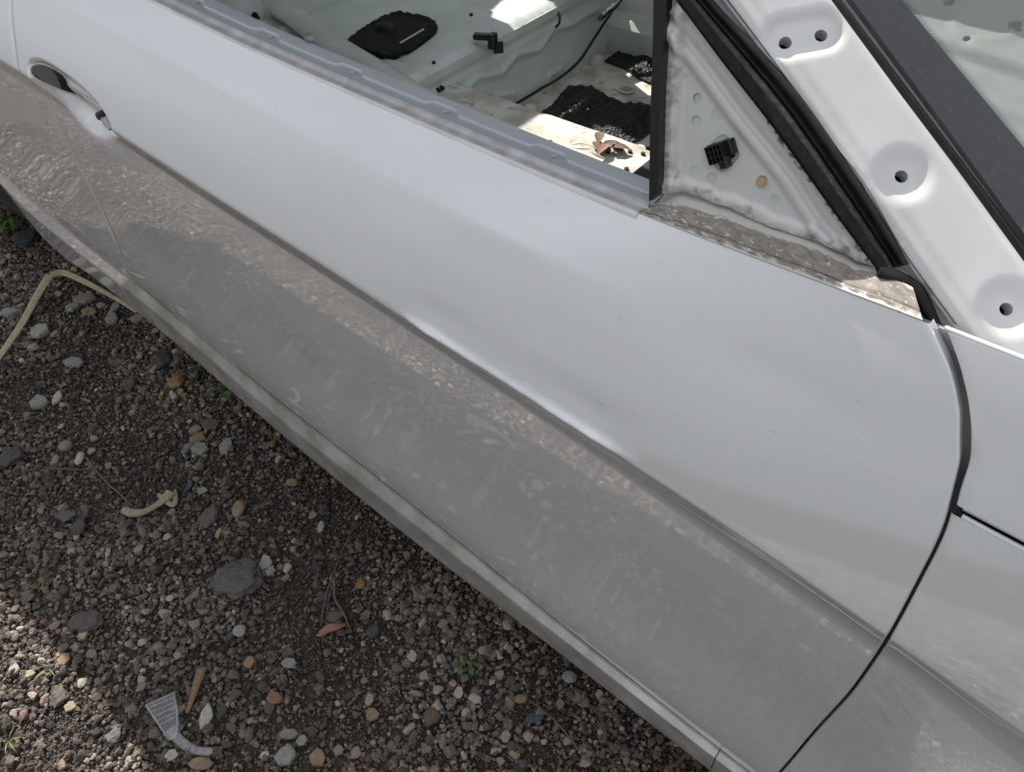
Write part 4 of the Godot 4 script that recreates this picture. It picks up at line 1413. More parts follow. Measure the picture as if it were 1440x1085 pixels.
func make_door_details(car: Node3D, door: Node) -> void:
	# the opening left by the handle
	var rim := PackedVector3Array()
	for i in opening.size() + 1:
		var q := opening[i % opening.size()]
		rim.append(press_bowl(surface_at(q)) + Vector3(0, 0, 0.0006))
	put("handle_opening_rim", tube(rim, [0.0013], 8, 1.0, Vector3(0, 0, 1), false).mesh(), mats.paint_dirty, door)
	put("handle_cavity", boxes([[Vector3(-0.925, 0.825, 0.066), Vector3(0.12, 0.07, 0.01), 0.002]]), mats.teal_dark, door)
	var b := Mb.new()
	box(b, Transform3D(Basis(Vector3(0, 0, 1), 0.4), Vector3(-0.7952, 0.8211, 0.1233) + Vector3(-0.004, -0.004, -0.006)), Vector3(0.018, 0.012, 0.022), 0.003)
	put("handle_rubber_stop", b.mesh(true), mats.plastic_black, door)
	b = Mb.new()
	box(b, Transform3D(Basis(Vector3(0, 0, 1), -0.75), Vector3(-0.7952, 0.8211, 0.1233) + Vector3(0.012, -0.010, -0.003)), Vector3(0.020, 0.006, 0.02), 0.002)
	put("handle_end_slot", b.mesh(true), mats.steel, door)
	# belt: the ledge the outer weatherstrip left, then the inner reinforcements
	put("belt_flange", belt_strip([[-0.005, 0.0048], [-0.0012, 0.003], [0.0006, 0.0006], [0.0008, -0.0014], [-0.0008, -0.0034], [-0.006, -0.0045], [-0.0062, -0.0055]], -1.07, -0.012, 160), mats.paint_pillar, door)
	put("belt_ledge", belt_strip([[-0.006, -0.0055], [-0.0072, -0.006], [-0.0055, -0.0085], [-0.0045, -0.014], [-0.0035, -0.0195], [0.0, -0.0205], [0.0008, -0.0215], [0.0, -0.0225], [-0.004, -0.023]], -1.07, -0.012, 160), mats.belt_metal, door)
	put("inner_reinforcement", belt_strip([[-0.008, -0.0225], [-0.0055, -0.0235], [-0.0045, -0.03], [-0.004, -0.052], [-0.0045, -0.056], [-0.3, -0.06]], -1.07, -0.012, 160), mats.primer_strip, door)
	# scalloped inner panel laid over it: its outer edge steps in at every spot weld
	var rows := []
	var n := 700
	for i in n + 1:
		var x := lerpf(-1.07, -0.014, float(i) / n)
		var k := fposmod(x + 0.022, 0.152)
		var notch := smoothstep(0.0, 0.010, k) * (1.0 - smoothstep(0.040, 0.052, k))
		var z0 := -0.0395 - 0.0085 * notch
		var c := belt_at(x)
		rows.append(PackedVector3Array([c + Vector3(0, -0.0046, z0 + 0.0008), c + Vector3(0, -0.0024, z0), c + Vector3(0, -0.0014, z0 - 0.0012), c + Vector3(0, -0.0016, z0 - 0.0035), c + Vector3(0, -0.0012, -0.060), c + Vector3(0, -0.004, -0.0635), c + Vector3(0, -0.32, -0.068)]))
	var m := Mb.new()
	m.grid(rows, Vector3(0, 1, 0.3))
	put("inner_panel", m.mesh(), mats.primer_light, door)
	var x := -0.018 + 0.006
	while x > -1.05:
		x -= 0.152
		m = Mb.new()
		var c := belt_at(x + 0.022) + Vector3(0.0, -0.0034, -0.0415)
		var top := PackedVector3Array()
		var o2 := PackedVector3Array()
		for k in 14:
			var a := TAU * k / 14
			o2.append(c + Vector3(cos(a) * 0.0042, 0, sin(a) * 0.0042))
			top.append(c + Vector3(cos(a) * 0.0034, 0.0008, sin(a) * 0.0034))
		m.grid([o2, top, PackedVector3Array([c + Vector3(0, 0.0002, 0), c + Vector3(0, 0.0002, 0), c + Vector3(0, 0.0002, 0), c + Vector3(0, 0.0002, 0), c + Vector3(0, 0.0002, 0), c + Vector3(0, 0.0002, 0), c + Vector3(0, 0.0002, 0), c + Vector3(0, 0.0002, 0), c + Vector3(0, 0.0002, 0), c + Vector3(0, 0.0002, 0), c + Vector3(0, 0.0002, 0), c + Vector3(0, 0.0002, 0), c + Vector3(0, 0.0002, 0), c + Vector3(0, 0.0002, 0)])], Vector3.UP, [], null, true)
		put("spot_weld", m.mesh(), mats.primer_light, door)
	m = Mb.new()
	var bc := belt_at(-0.545) + Vector3(0, 0.002, -0.062)
	var hexa := PackedVector3Array([bc + Vector3(0, 0.0, 0), bc + Vector3(0, 0.006, 0)])
	put("bolt", tube(hexa, [0.0065], 6, 1.0, Vector3(1, 0, 0.2)).mesh(true), mats.steel, door)
	# mirror panel: pressed triangle with bolt holes
	var st := Transform3D(Vector3(1, 0, 0), Vector3(0, 0.9564, -0.2922), Vector3(0, 0.2922, 0.9564), Vector3(0, 0.905, -0.03))
	var out: PackedVector2Array = PackedVector2Array([Vector2(-0.0373, 0.1685), Vector2(-0.0445, 0.1594), Vector2(-0.0301, 0.0972), Vector2(-0.0066, 0.0042), Vector2(0.0112, 0.0102), Vector2(0.0577, 0.0114), Vector2(0.0872, 0.0079), Vector2(0.1171, 0.0084), Vector2(0.1524, 0.0108), Vector2(0.1864, 0.0077), Vector2(0.2048, 0.007), Vector2(0.179, 0.0262), Vector2(0.1557, 0.0405), Vector2(0.1152, 0.0709), Vector2(0.0831, 0.0905), Vector2(0.0517, 0.1093), Vector2(0.0207, 0.1303), Vector2(-0.0146, 0.1529)])
	var hyp := PackedVector2Array([out[0], out[17], out[16], out[15], out[14], out[13], out[12], out[11], out[10]])
	var leftl := PackedVector2Array([out[0], out[1], out[2], out[3]])
	var low := PackedVector2Array([out[3], out[4], out[5], out[6], out[7], out[8], out[9], out[10]])
	var holes := []
	for h in [[-0.0014, 0.0958, 0.0044], [0.0218, 0.0869, 0.0053], [0.0039, 0.0767, 0.0048], [0.0157, 0.0327, 0.0042], [0.0349, 0.0314, 0.0051], [0.0821, 0.0442, 0.0049], [0.0987, 0.0325, 0.0046]]:
		holes.append(circle(Vector2(h[0], h[1]), h[2]))
	var dia: PackedVector2Array = PackedVector2Array([Vector2(0.0208, 0.052), Vector2(0.028, 0.068), Vector2(0.0329, 0.0727), Vector2(0.0374, 0.0721), Vector2(0.0517, 0.0634), Vector2(0.0552, 0.0573), Vector2(0.0461, 0.0418), Vector2(0.0412, 0.0389), Vector2(0.024, 0.049)])
	dia = resample(rounded(dia, 2), 0.0028)
	holes.append(dia)
	var sail_h := func(p: Vector2) -> float:
		var d := dist_poly(p, hyp)
		var z := -0.0005 * smoothstep(0.0, 0.004, d) - 0.004 * smoothstep(0.0095, 0.014, d) + 0.0045 * smoothstep(0.0165, 0.0205, d) - 0.0055 * smoothstep(0.0255, 0.031, d)
		var l := dist_poly(p, leftl)
		z += -0.008 * smoothstep(0.007, 0.015, l) + 0.008
		var b2 := dist_poly(p, low)
		var wav := 0.0015 * sin(p.x * 95.0) + 0.001 * sin(p.x * 230.0)
		z += 0.0035 * (1.0 - smoothstep(0.003, 0.007, absf(b2 - 0.006 - wav)))
		return z - 0.006
	put("mirror_panel", sheet(st, out, holes, sail_h, 0.0026, 0.0015, 4.0), mats.mirror_panel_paint, door, "white triangular panel with bolt holes where the mirror was")
	var back := PackedVector2Array()
	var mid := Vector2(0.05, 0.055)
	for p in out:
		back.append(p.lerp(mid, 0.08))
	put("mirror_panel_back", sheet(st.translated_local(Vector3(0, 0, -0.0135)), back, [], func(p: Vector2) -> float: return 0.0015 * sin(p.x * 80.0), 0.01, 0.002), mats.paint_inside, door)
	# wire connector in the diamond opening: block with a 3 by 4 field of sockets
	var ct := st * Transform3D(Basis.from_euler(Vector3(0.25, -0.2, 0.55)).scaled(Vector3.ONE * 0.88), Vector3(0.0352, 0.0562, -0.006))
	b = Mb.new()
	box(b, ct * Transform3D(Basis(), Vector3(0, 0, -0.006)), Vector3(0.0215, 0.021, 0.016), 0.001)
	for k in 4:
		box(b, ct * Transform3D(Basis(), Vector3(0, -0.0092 + k * 0.0061, 0.0035)), Vector3(0.0215, 0.0012, 0.005), 0.0003)
	for k in 5:
		box(b, ct * Transform3D(Basis(), Vector3(-0.0102 + k * 0.0051, 0, 0.0035)), Vector3(0.0012, 0.0195, 0.0048), 0.0003)
	box(b, ct * Transform3D(Basis(), Vector3(0.004, -0.013, -0.002)), Vector3(0.010, 0.009, 0.010), 0.001)
	box(b, ct * Transform3D(Basis(), Vector3(0.014, 0.002, -0.006)), Vector3(0.008, 0.016, 0.010), 0.001)
	put("wire_connector", b.mesh(true), mats.plastic_black, door, "black plug with a grid of sockets")
	put("brass_stud", tube(PackedVector3Array([st * Vector3(0.0825, 0.0438, -0.02), st * Vector3(0.0825, 0.0438, -0.0075), st * Vector3(0.0825, 0.0438, -0.006)]), [0.0046, 0.0046, 0.003], 16, 1.0, Vector3.RIGHT).mesh(), mats.brass, door)
	# upright black bar at the rear of the mirror panel
	put("division_bar", sheet(Transform3D(Vector3(1, 0, 0), Vector3(0, 0.9564, -0.2922), Vector3(0, 0.2922, 0.9564), Vector3(0, 0.9068, -0.0243)), PackedVector2Array([Vector2(-0.0679, 0.1995), Vector2(-0.0511, 0.1403), Vector2(-0.0353, 0.0769), Vector2(-0.0128, -0.0048), Vector2(-0.0055, 0.0057), Vector2(-0.0313, 0.1017), Vector2(-0.042, 0.147), Vector2(-0.0517, 0.2022)]), [], func(_p: Vector2) -> float: return 0.002, 0.006, 0.012), mats.satin_black, door, "upright black bar between window opening and mirror panel")
	# ledge under the mirror panel, stained where the mirror gasket sat
	put("mirror_ledge", ribbon(PackedVector3Array([Vector3(-0.0213, 0.8937, -0.0266), Vector3(-0.0037, 0.9024, -0.0292), Vector3(0.0178, 0.9088, -0.0311), Vector3(0.0592, 0.9117, -0.032), Vector3(0.0914, 0.9107, -0.0317), Vector3(0.1177, 0.9113, -0.0319), Vector3(0.1531, 0.9136, -0.0326), Vector3(0.1874, 0.9102, -0.0316), Vector3(0.2147, 0.9143, -0.0328), Vector3(0.2369, 0.9102, -0.0316)]), PackedVector3Array([Vector3(-0.012, 0.9011, 0), Vector3(0.018, 0.9009, 0), Vector3(0.048, 0.9009, 0), Vector3(0.078, 0.9012, 0), Vector3(0.108, 0.9016, 0), Vector3(0.138, 0.902, 0), Vector3(0.168, 0.9026, 0), Vector3(0.198, 0.9031, 0), Vector3(0.228, 0.9035, 0), Vector3(0.258, 0.9038, 0)]), [-0.5, -0.1, 0.05, 0.16, 0.4, 0.55, 0.68, 0.72, 0.76, 0.84, 0.90, 0.95, 0.98, 1.0], [-0.0105, -0.0062, -0.0022, -0.001, -0.001, 0.0, 0.0002, -0.0016, 0.0004, 0.001, -0.001, 0.0022, 0.0022, 0.0005], Vector3(0, 0.75, 0.66), 10), mats.ledge, door, "brown stained ledge with flaking paint below the mirror panel")

func surface_at(q: Vector2) -> Vector3:   # the side surface at (x, y)
	var c := section(q.x)
	var lo := 0.3
	var hi := 3.6
	for i in 30:
		var mid := (lo + hi) * 0.5
		if side(c, q.x, mid).y > q.y:
			lo = mid
		else:
			hi = mid
	return side(c, q.x, lo)

func make_pillar(car: Node3D) -> void:
	var la: PackedVector3Array = PackedVector3Array([Vector3(-0.4122, 1.2988, -0.1778), Vector3(-0.081, 1.0943, -0.0858), Vector3(-0.0363, 1.0669, -0.0774), Vector3(0.0214, 1.0305, -0.0662), Vector3(0.0837, 0.9925, -0.0546), Vector3(0.1561, 0.9448, -0.0401), Vector3(0.2069, 0.913, -0.0303)])
	var lb: PackedVector3Array = PackedVector3Array([Vector3(-0.3938, 1.2928, -0.214), Vector3(-0.0626, 1.0883, -0.1219), Vector3(-0.0192, 1.0631, -0.1122), Vector3(0.0352, 1.0353, -0.1055), Vector3(0.0907, 1.0047, -0.0956), Vector3(0.1705, 0.9544, -0.0718), Vector3(0.2258, 0.9165, -0.0509), Vector3(0.2707, 0.885, -0.0329)])
	var lc: PackedVector3Array = PackedVector3Array([Vector3(-0.3842, 1.2964, -0.2179), Vector3(-0.053, 1.092, -0.1258), Vector3(-0.0069, 1.0649, -0.115), Vector3(0.0615, 1.0242, -0.0982), Vector3(0.1123, 0.9924, -0.0834), Vector3(0.1631, 0.9633, -0.0726), Vector3(0.2148, 0.9277, -0.0528), Vector3(0.2809, 0.8873, -0.035)])
	var li: PackedVector3Array = PackedVector3Array([Vector3(-0.3315, 1.3119, -0.2738), Vector3(-0.0003, 1.1075, -0.1817), Vector3(0.0692, 1.066, -0.1646), Vector3(0.1518, 1.0158, -0.1427), Vector3(0.2186, 0.9769, -0.1276), Vector3(0.2985, 0.9278, -0.1057), Vector3(0.3792, 0.8786, -0.0841)])
	var lg: PackedVector3Array = PackedVector3Array([Vector3(-0.319, 1.3005, -0.3058), Vector3(0.0123, 1.096, -0.2137), Vector3(0.0753, 1.0578, -0.1966), Vector3(0.1332, 1.0226, -0.1807), Vector3(0.1961, 0.9843, -0.1631), Vector3(0.2536, 0.9491, -0.1461), Vector3(0.2919, 0.9259, -0.1359), Vector3(0.3666, 0.8807, -0.1161)])
	var n := Vector3(0.2, 0.55, 0.81).normalized()
	put("window_channel", ribbon(la, lb, [0.0, 0.01, 0.10, 0.30, 0.33, 0.36], [-0.006, 0.001, 0.0015, 0.0015, 0.0005, -0.004], n), mats.scuffed_black, car)
	put("window_channel_lining", ribbon(la, lb, [0.345, 0.36, 0.46, 0.50, 0.54], [-0.002, -0.0015, -0.001, -0.0015, -0.006], n), mats.weathered_channel, car)
	put("door_weatherstrip", ribbon(la, lb, [0.50, 0.54, 0.58, 0.62, 0.655, 0.69, 0.73, 0.79, 0.86, 0.93, 0.98, 1.0], [-0.007, -0.002, 0.001, 0.0012, -0.0015, -0.001, 0.003, 0.0055, 0.0062, 0.0045, 0.000, -0.008], n), mats.rubber, car, "black rubber seal along the windscreen pillar")
	put("weatherstrip_end", tube(smooth_path(PackedVector3Array([la[6], Vector3(0.2361, 0.9037, -0.040), Vector3(0.258, 0.8880, -0.034), Vector3(0.2695, 0.8789, -0.029)]), 5), [0.006, 0.0075, 0.0085, 0.0085, 0.008, 0.008, 0.008, 0.0075, 0.007, 0.007, 0.0065, 0.006, 0.006, 0.0055, 0.005, 0.004], 8, 0.7).mesh(), mats.rubber, car)
	put("opening_flange", ribbon(lb, lc, [0.0, 0.3, 0.6, 0.9, 1.0], [-0.009, -0.010, -0.010, -0.008, -0.001], n), mats.jamb, car)
	# the pillar itself: pressed recesses with bolt holes
	var pt := Transform3D(Vector3(-0.828, 0.5112, -0.2302), Vector3(0.4506, 0.3623, -0.8159), Vector3(0.3337, 0.7793, 0.5304), Vector3(0.2809, 0.8873, -0.035))
	var outer: PackedVector2Array = PackedVector2Array([Vector2(0.83, -0.004), Vector2(0.6, -0.004), Vector2(0.431, -0.0024), Vector2(0.3475, 0), Vector2(0.2662, 0.0023), Vector2(0.2045, 0.0016), Vector2(0.1451, 0.0052), Vector2(0.0795, -0.0006), Vector2(0, 0), Vector2(-0.03, -0.002), Vector2(-0.09, 0.005)])
	var inner: PackedVector2Array = PackedVector2Array([Vector2(0.83, 0.066), Vector2(0.6, 0.07), Vector2(0.3791, 0.0728), Vector2(0.2965, 0.0751), Vector2(0.1974, 0.0763), Vector2(0.1187, 0.08), Vector2(0.0224, 0.0803), Vector2(-0.03, 0.081), Vector2(-0.09, 0.083)])
	var outline := outer.duplicate()
	for i in inner.size():
		outline.append(inner[inner.size() - 1 - i])
	var holes := []
	for h in [Vector2(0.288, 0.0217), Vector2(0.2763, 0.0508), Vector2(0.1320, 0.0365), Vector2(-0.0104, 0.0436)]:
		holes.append(circle(h, 0.0056, 22))
	var ph := func(p: Vector2) -> float:
		var q := Geometry2D.get_closest_point_to_segment(p, Vector2(0.2905, 0.0235), Vector2(0.2785, 0.0520))
		var d := p.distance_to(q)
		var z := -0.0048 * (1.0 - smoothstep(0.0125, 0.0235, d))
		for c in [Vector2(0.1320, 0.0365), Vector2(-0.0104, 0.0436)]:
			var e := p.distance_to(c)
			z -= 0.0042 * (1.0 - smoothstep(0.0130, 0.0285, e)) + 0.0008 * (1.0 - smoothstep(0.0125, 0.0145, e))
		# rolled edges, and a soft fold along the door side
		z -= 0.006 * (1.0 - smoothstep(0.0, 0.009, p.y)) + 0.010 * smoothstep(0.070, 0.086, p.y)
		z -= 0.0016 * (1.0 - smoothstep(0.016, 0.020, p.y))
		return z
	put("windscreen_pillar", sheet(pt, outline, holes, ph, 0.0042, 0.014, 1.0, 0.004), mats.paint_pillar, car, "white pillar with round recesses and dark bolt holes")
	put("pillar_core", sheet(pt.translated_local(Vector3(0, 0, -0.03)), outline, [], func(_p: Vector2) -> float: return 0.0, 0.03, 0.01), mats.seam, car)
	var gn: Vector3 = Vector3(0.4621, 0.8595, 0.2187)
	put("windscreen_molding", ribbon(li, lg, [-0.08, 0.05, 0.18, 0.30, 0.38, 0.50, 0.62, 0.70, 0.85, 1.0, 1.06], [-0.016, -0.008, -0.006, -0.008, -0.010, -0.004, -0.003, -0.007, -0.0015, 0.0012, -0.002], gn), mats.rubber, car, "black rubber molding round the windscreen")
	# windscreen: pane, black printed border and its dots
	var gt := Transform3D(Vector3(-0.8364, 0.5043, -0.2148), Vector3(0.2949, 0.0836, -0.9519), Vector3(0.4621, 0.8595, 0.2187), Vector3(0.2945, 0.9185, -0.1121))
	var bend := func(s: float, w: float) -> Vector3:
		var q := w - w * w / 1.44
		return gt.origin + gt.basis.x * s + Vector3(gt.basis.y.x * q, gt.basis.y.y * q, gt.basis.y.z * w)
	var rows := []
	for i in 25:
		var r := PackedVector3Array()
		for j in 33:
			r.append(bend.call(lerpf(-0.06, 0.72, i / 24.0), lerpf(0.018, 1.42, j / 32.0)))
		rows.append(r)
	var m := Mb.new()
	m.grid(rows, Vector3(0.4, 0.9, 0))
	var ws := put("windscreen", m.mesh(), mats.glass, car, "clear windscreen with a black printed border")
	var fin: PackedVector2Array = PackedVector2Array([Vector2(0.328, 0.0795), Vector2(0.2508, 0.0786), Vector2(0.1863, 0.0818), Vector2(0.1354, 0.0846), Vector2(0.0752, 0.0879), Vector2(-0.0243, 0.0917)])
	var fout: PackedVector2Array = PackedVector2Array([Vector2(0.3474, 0.0284), Vector2(0.2717, 0.0275), Vector2(0.2021, 0.0265), Vector2(0.1264, 0.0251), Vector2(0.057, 0.0229), Vector2(0.0111, 0.0226), Vector2(-0.0785, 0.022)])
	fin.insert(0, Vector2(0.72, 0.070))
	fout.insert(0, Vector2(0.72, 0.0275))
	rows = []
	for k in fin.size() - 1:
		for q in 6:
			var f := q / 6.0
			var a := fout[k].lerp(fout[k + 1], f)
			var b := fin[k].lerp(fin[k + 1], f)
			var r := PackedVector3Array()
			for e in 8:
				var p := a.lerp(b, e / 7.0)
				r.append(bend.call(p.x, p.y) + gt.basis.z * 0.0012)
			rows.append(r)
	m = Mb.new()
	m.grid(rows, gt.basis.z)
	put("printed_border", m.mesh(), mats.frit, ws)
	m = Mb.new()
	var s := -0.02
	var step := 0.0026
	var col := 0
	while s < 0.40:
		var edge := 0.0
		for k in fin.size() - 1:
			if s <= fin[k].x and s >= fin[k + 1].x:
				edge = remap(s, fin[k].x, fin[k + 1].x, fin[k].y, fin[k + 1].y)
		for row in 4:
			var rad := 0.00115 - row * 0.00021
			var w := edge + 0.0008 + row * 0.0026
			var c: Vector3 = bend.call(s + (step * 0.5 if row % 2 else 0.0), w) + gt.basis.z * 0.0011
			var k0 := m.vert(c)
			for k in 6:
				var a := TAU * k / 6
				m.vert(c + gt.basis.x * cos(a) * rad + gt.basis.y * sin(a) * rad)
			for k in 6:
				var a1 := k0 + 1 + k
				var a2 := k0 + 1 + (k + 1) % 6
				if (m.v[a2] - c).cross(m.v[a1] - c).dot(gt.basis.z) > 0.0:
					m.tri(k0, a1, a2)
				else:
					m.tri(k0, a2, a1)
		s += step
	put("border_dots", m.mesh(), mats.frit, ws).set_meta("kind", "stuff")

func flat_t(y: float) -> Transform3D:   # local (x, z) on a level sheet, raised upwards
	return Transform3D(Basis(Vector3(1, 0, 0), Vector3(0, 0, 1), Vector3(0, 1, 0)), Vector3(0, y, 0))

func make_inside(car: Node3D) -> void:
	# floor with the tunnel along its middle
	var rows := []
	var uvs := []
	for i in 61:
		var r := PackedVector3Array()
		var u := PackedVector2Array()
		for j in 91:
			var x := lerpf(-1.12, 0.45, i / 60.0)
			var z := lerpf(-1.80, -0.06, j / 90.0)
			r.append(Vector3(x, floor_y(x, z), z))
			u.append(Vector2(x, z) * 1.3)
		rows.append(r)
		uvs.append(u)
	var m := Mb.new()
	m.grid(rows, Vector3.UP, uvs)
	var fl := put("floor_pan", m.mesh(), mats.floor_paint, car, "bare dirty floor inside the car")
	for mp in [PackedVector2Array([Vector2(-1.0012, -1.1733), Vector2(-0.9999, -1.2426), Vector2(-1.0232, -1.3397), Vector2(-1.0262, -1.3819), Vector2(-0.995, -1.4042), Vector2(-0.9638, -1.3971), Vector2(-0.9179, -1.3865), Vector2(-0.8822, -1.3907), Vector2(-0.8409, -1.3851), Vector2(-0.8006, -1.4002), Vector2(-0.7481, -1.3941), Vector2(-0.6989, -1.3919), Vector2(-0.651, -1.3097), Vector2(-0.6772, -1.2756), Vector2(-0.6803, -1.214), Vector2(-0.7069, -1.1825), Vector2(-0.7578, -1.1797), Vector2(-0.8149, -1.1757), Vector2(-0.8685, -1.1647), Vector2(-0.9369, -1.1642), Vector2(-0.9652, -1.1594)]), PackedVector2Array([Vector2(-1.0392, -1.5915), Vector2(-1.0404, -1.6571), Vector2(-1.0417, -1.7246), Vector2(-1.0241, -1.7633), Vector2(-0.9853, -1.7561), Vector2(-0.9482, -1.7397), Vector2(-0.9034, -1.7548), Vector2(-0.7748, -1.533), Vector2(-0.8284, -1.5389), Vector2(-0.871, -1.546), Vector2(-0.9111, -1.5479), Vector2(-0.9852, -1.5814)])]:
		var lump := func(p: Vector2) -> float:
			return floor_y(p.x, p.y) - 0.22 + 0.004 + 0.010 * absf(noise.get_noise_2d(p.x * 16.0, p.y * 16.0)) + 0.006 * noise.get_noise_2d(p.x * 42.0, p.y * 42.0)
		put("sound_mat", sheet(flat_t(0.22), mp, [], lump, 0.012, 0.01), mats.sound_mat, fl, "ragged black sound deadening mat")
	for g in PackedVector3Array([Vector3(-1.0272, 0.235, -1.1731), Vector3(-1.0579, 0.235, -1.5772)]):
		put("floor_plug", tube(PackedVector3Array([g + Vector3(0, -0.02, 0), g + Vector3(0, 0.004, 0), g + Vector3(0, 0.008, 0)]), [0.026, 0.024, 0.012], 16, 1.0, Vector3.RIGHT).mesh(), mats.paint_dirty, fl)
	var plug: Vector3 = Vector3(-0.8723, 0.226, -1.46)
	var ring := PackedVector3Array()
	for k in 21:
		ring.append(plug + Vector3(cos(TAU * k / 20.0), 0, sin(TAU * k / 20.0)) * 0.022)
	put("drain_ring", tube(ring, [0.005], 8, 0.7, Vector3.UP, false).mesh(), mats.paint_dirty, fl)
	put("drain_plug", tube(PackedVector3Array([plug + Vector3(0, -0.01, 0), plug + Vector3(0, 0.002, 0)]), [0.014], 14, 1.0, Vector3.RIGHT).mesh(), mats.jamb, fl)
	# rear seat pan and the bulkhead in front of it
	var fuel: PackedVector2Array = PackedVector2Array([Vector2(-1.4452, -0.8741), Vector2(-1.4698, -0.948), Vector2(-1.4855, -1.0686), Vector2(-1.4679, -1.1175), Vector2(-1.38, -1.134), Vector2(-1.3296, -1.1251), Vector2(-1.2909, -1.0919), Vector2(-1.2712, -1.0222), Vector2(-1.2539, -0.9076), Vector2(-1.2758, -0.8614), Vector2(-1.3508, -0.8539), Vector2(-1.4163, -0.8576)])
	var sp_out := PackedVector2Array([Vector2(-1.128, -0.10), Vector2(-1.85, -0.10), Vector2(-1.85, -1.80), Vector2(-1.128, -1.80)])
	var seat_h := func(p: Vector2) -> float:
		var z := 0.02 * smoothstep(-1.2, -1.8, p.x)
		z += 0.006 * smoothstep(0.012, 0.006, absf(p.y + 1.02 + 0.25 * (p.x + 1.3) - 0.17)) + 0.006 * smoothstep(0.012, 0.006, absf(p.y + 1.28))
		z -= 0.012 * smoothstep(-1.145, -1.128, p.x)
		z += 0.010 * smoothstep(0.05, 0.0, absf(p.x + 1.62))
		var d := dist_poly(p, fuel, true)
		z -= 0.004 * smoothstep(0.03, 0.01, d)
		return z
	var seat := put("seat_pan", sheet(flat_t(0.425), sp_out, [], seat_h, 0.022, 0.01), mats.paint_inside, car, "bare rear seat pan")
	var fh := func(p: Vector2) -> float:
		var d := dist_poly(p, fuel, true)
		return 0.004 + 0.010 * smoothstep(0.0, 0.006, d) - 0.006 * smoothstep(0.010, 0.018, d)
	put("access_cover", sheet(flat_t(0.425), rounded(fuel, 2), [], fh, 0.009, 0.008), mats.scuffed_black, seat, "black rounded access cover")
	var fc: Vector3 = Vector3(-1.4147, 0.428, -1.0041)
	put("cover_dome", tube(PackedVector3Array([fc + Vector3(0, 0.0, 0), fc + Vector3(0, 0.012, 0), fc + Vector3(0, 0.018, 0)]), [0.034, 0.030, 0.012], 16, 1.0, Vector3.RIGHT).mesh(), mats.rubber, seat)
	var fr: PackedVector3Array = PackedVector3Array([Vector3(-1.3019, 0.435, -0.9439), Vector3(-1.314, 0.435, -1.0539)])
	put("cover_rib", tube(fr, [0.004], 8).mesh(), mats.steel, seat)
	var bead: PackedVector2Array = PackedVector2Array([Vector2(-0.9422, 0.3153), Vector2(-0.9644, 0.3269), Vector2(-1.0055, 0.3435), Vector2(-1.0434, 0.3535), Vector2(-1.1449, 0.3302), Vector2(-1.2226, 0.3542), Vector2(-1.3275, 0.3345), Vector2(-1.4067, 0.3651), Vector2(-1.502, 0.3513), Vector2(-1.5724, 0.355), Vector2(-1.6539, 0.3515)])
	var bead2: PackedVector2Array = PackedVector2Array([Vector2(-1.3394, 0.2076), Vector2(-1.3383, 0.2533), Vector2(-1.4088, 0.2527)])
	var bead3: PackedVector2Array = PackedVector2Array([Vector2(-1.6481, 0.2228), Vector2(-1.6453, 0.2471), Vector2(-1.7208, 0.2452)])
	var bead4: PackedVector2Array = PackedVector2Array([Vector2(-1.0702, 0.2744), Vector2(-1.1033, 0.2827), Vector2(-1.1696, 0.2622)])
	var bt := Transform3D(Basis(Vector3(0, 0, 1), Vector3(-0.22, 0.975, 0), Vector3(0.975, 0.22, 0)), Vector3(-1.128 + 0.0, 0.4135, 0))
	var bh := func(p: Vector2) -> float:
		var w := Vector2(p.x, 0.4135 + p.y * 0.975)
		var z := 0.0
		z += 0.010 * smoothstep(0.014, 0.003, dist_poly(w, bead))
		for q in [bead2, bead3, bead4]:
			z += 0.007 * smoothstep(0.010, 0.002, dist_poly(w, q))
		z -= 0.008 * smoothstep(0.012, 0.0, absf(w.y - 0.385))
		z += 0.012 * smoothstep(0.33, 0.24, w.y)
		return z
	var bulk := put("seat_bulkhead", sheet(bt, PackedVector2Array([Vector2(-1.80, 0.004), Vector2(-1.80, -0.205), Vector2(-0.10, -0.205), Vector2(-0.10, 0.004)]), [], bh, 0.0075, 0.004), mats.paint_inside, car, "pressed bulkhead with a wavy bead in front of the seat pan")
	var cb: PackedVector3Array = PackedVector3Array([Vector3(-1.06, 0.2593, -0.938), Vector3(-1.06, 0.2598, -1.0226), Vector3(-1.06, 0.2497, -1.1647), Vector3(-1.06, 0.2479, -1.2883), Vector3(-1.06, 0.2465, -1.3812), Vector3(-1.06, 0.2613, -1.4769), Vector3(-1.06, 0.3023, -1.5528), Vector3(-1.06, 0.3345, -1.6102), Vector3(-1.06, 0.3594, -1.6564), Vector3(-1.06, 0.3961, -1.6928)])
	var wire := put("wiring_cable", tube(smooth_path(cb, 5), [0.0045], 8).mesh(), mats.plastic_black, car)
	var cc: PackedVector3Array = PackedVector3Array([Vector3(-1.05, 0.3601, -1.5637), Vector3(-1.05, 0.3697, -1.5947), Vector3(-1.05, 0.3743, -1.643), Vector3(-1.05, 0.389, -1.6948)])
	put("cable_plug", tube(smooth_path(cc, 3), [0.006, 0.012, 0.013, 0.010, 0.013, 0.014, 0.013, 0.010, 0.008, 0.005], 6, 0.6).mesh(true), mats.plastic_black, wire)
	var hk: Vector3 = Vector3(-1.09, 0.4099, -1.3902)
	put("cable_hook", tube(smooth_path(PackedVector3Array([hk + Vector3(0, 0.012, -0.006), hk + Vector3(0.012, 0.014, 0.004), hk + Vector3(0.018, -0.004, 0.012), hk + Vector3(0.006, -0.02, 0.012)]), 4), [0.006, 0.007, 0.006, 0.005, 0.004], 8).mesh(), mats.plastic_black, bulk)
	var cl: Vector3 = Vector3(-1.1195, 0.43, -1.1097)
	var b := Mb.new()
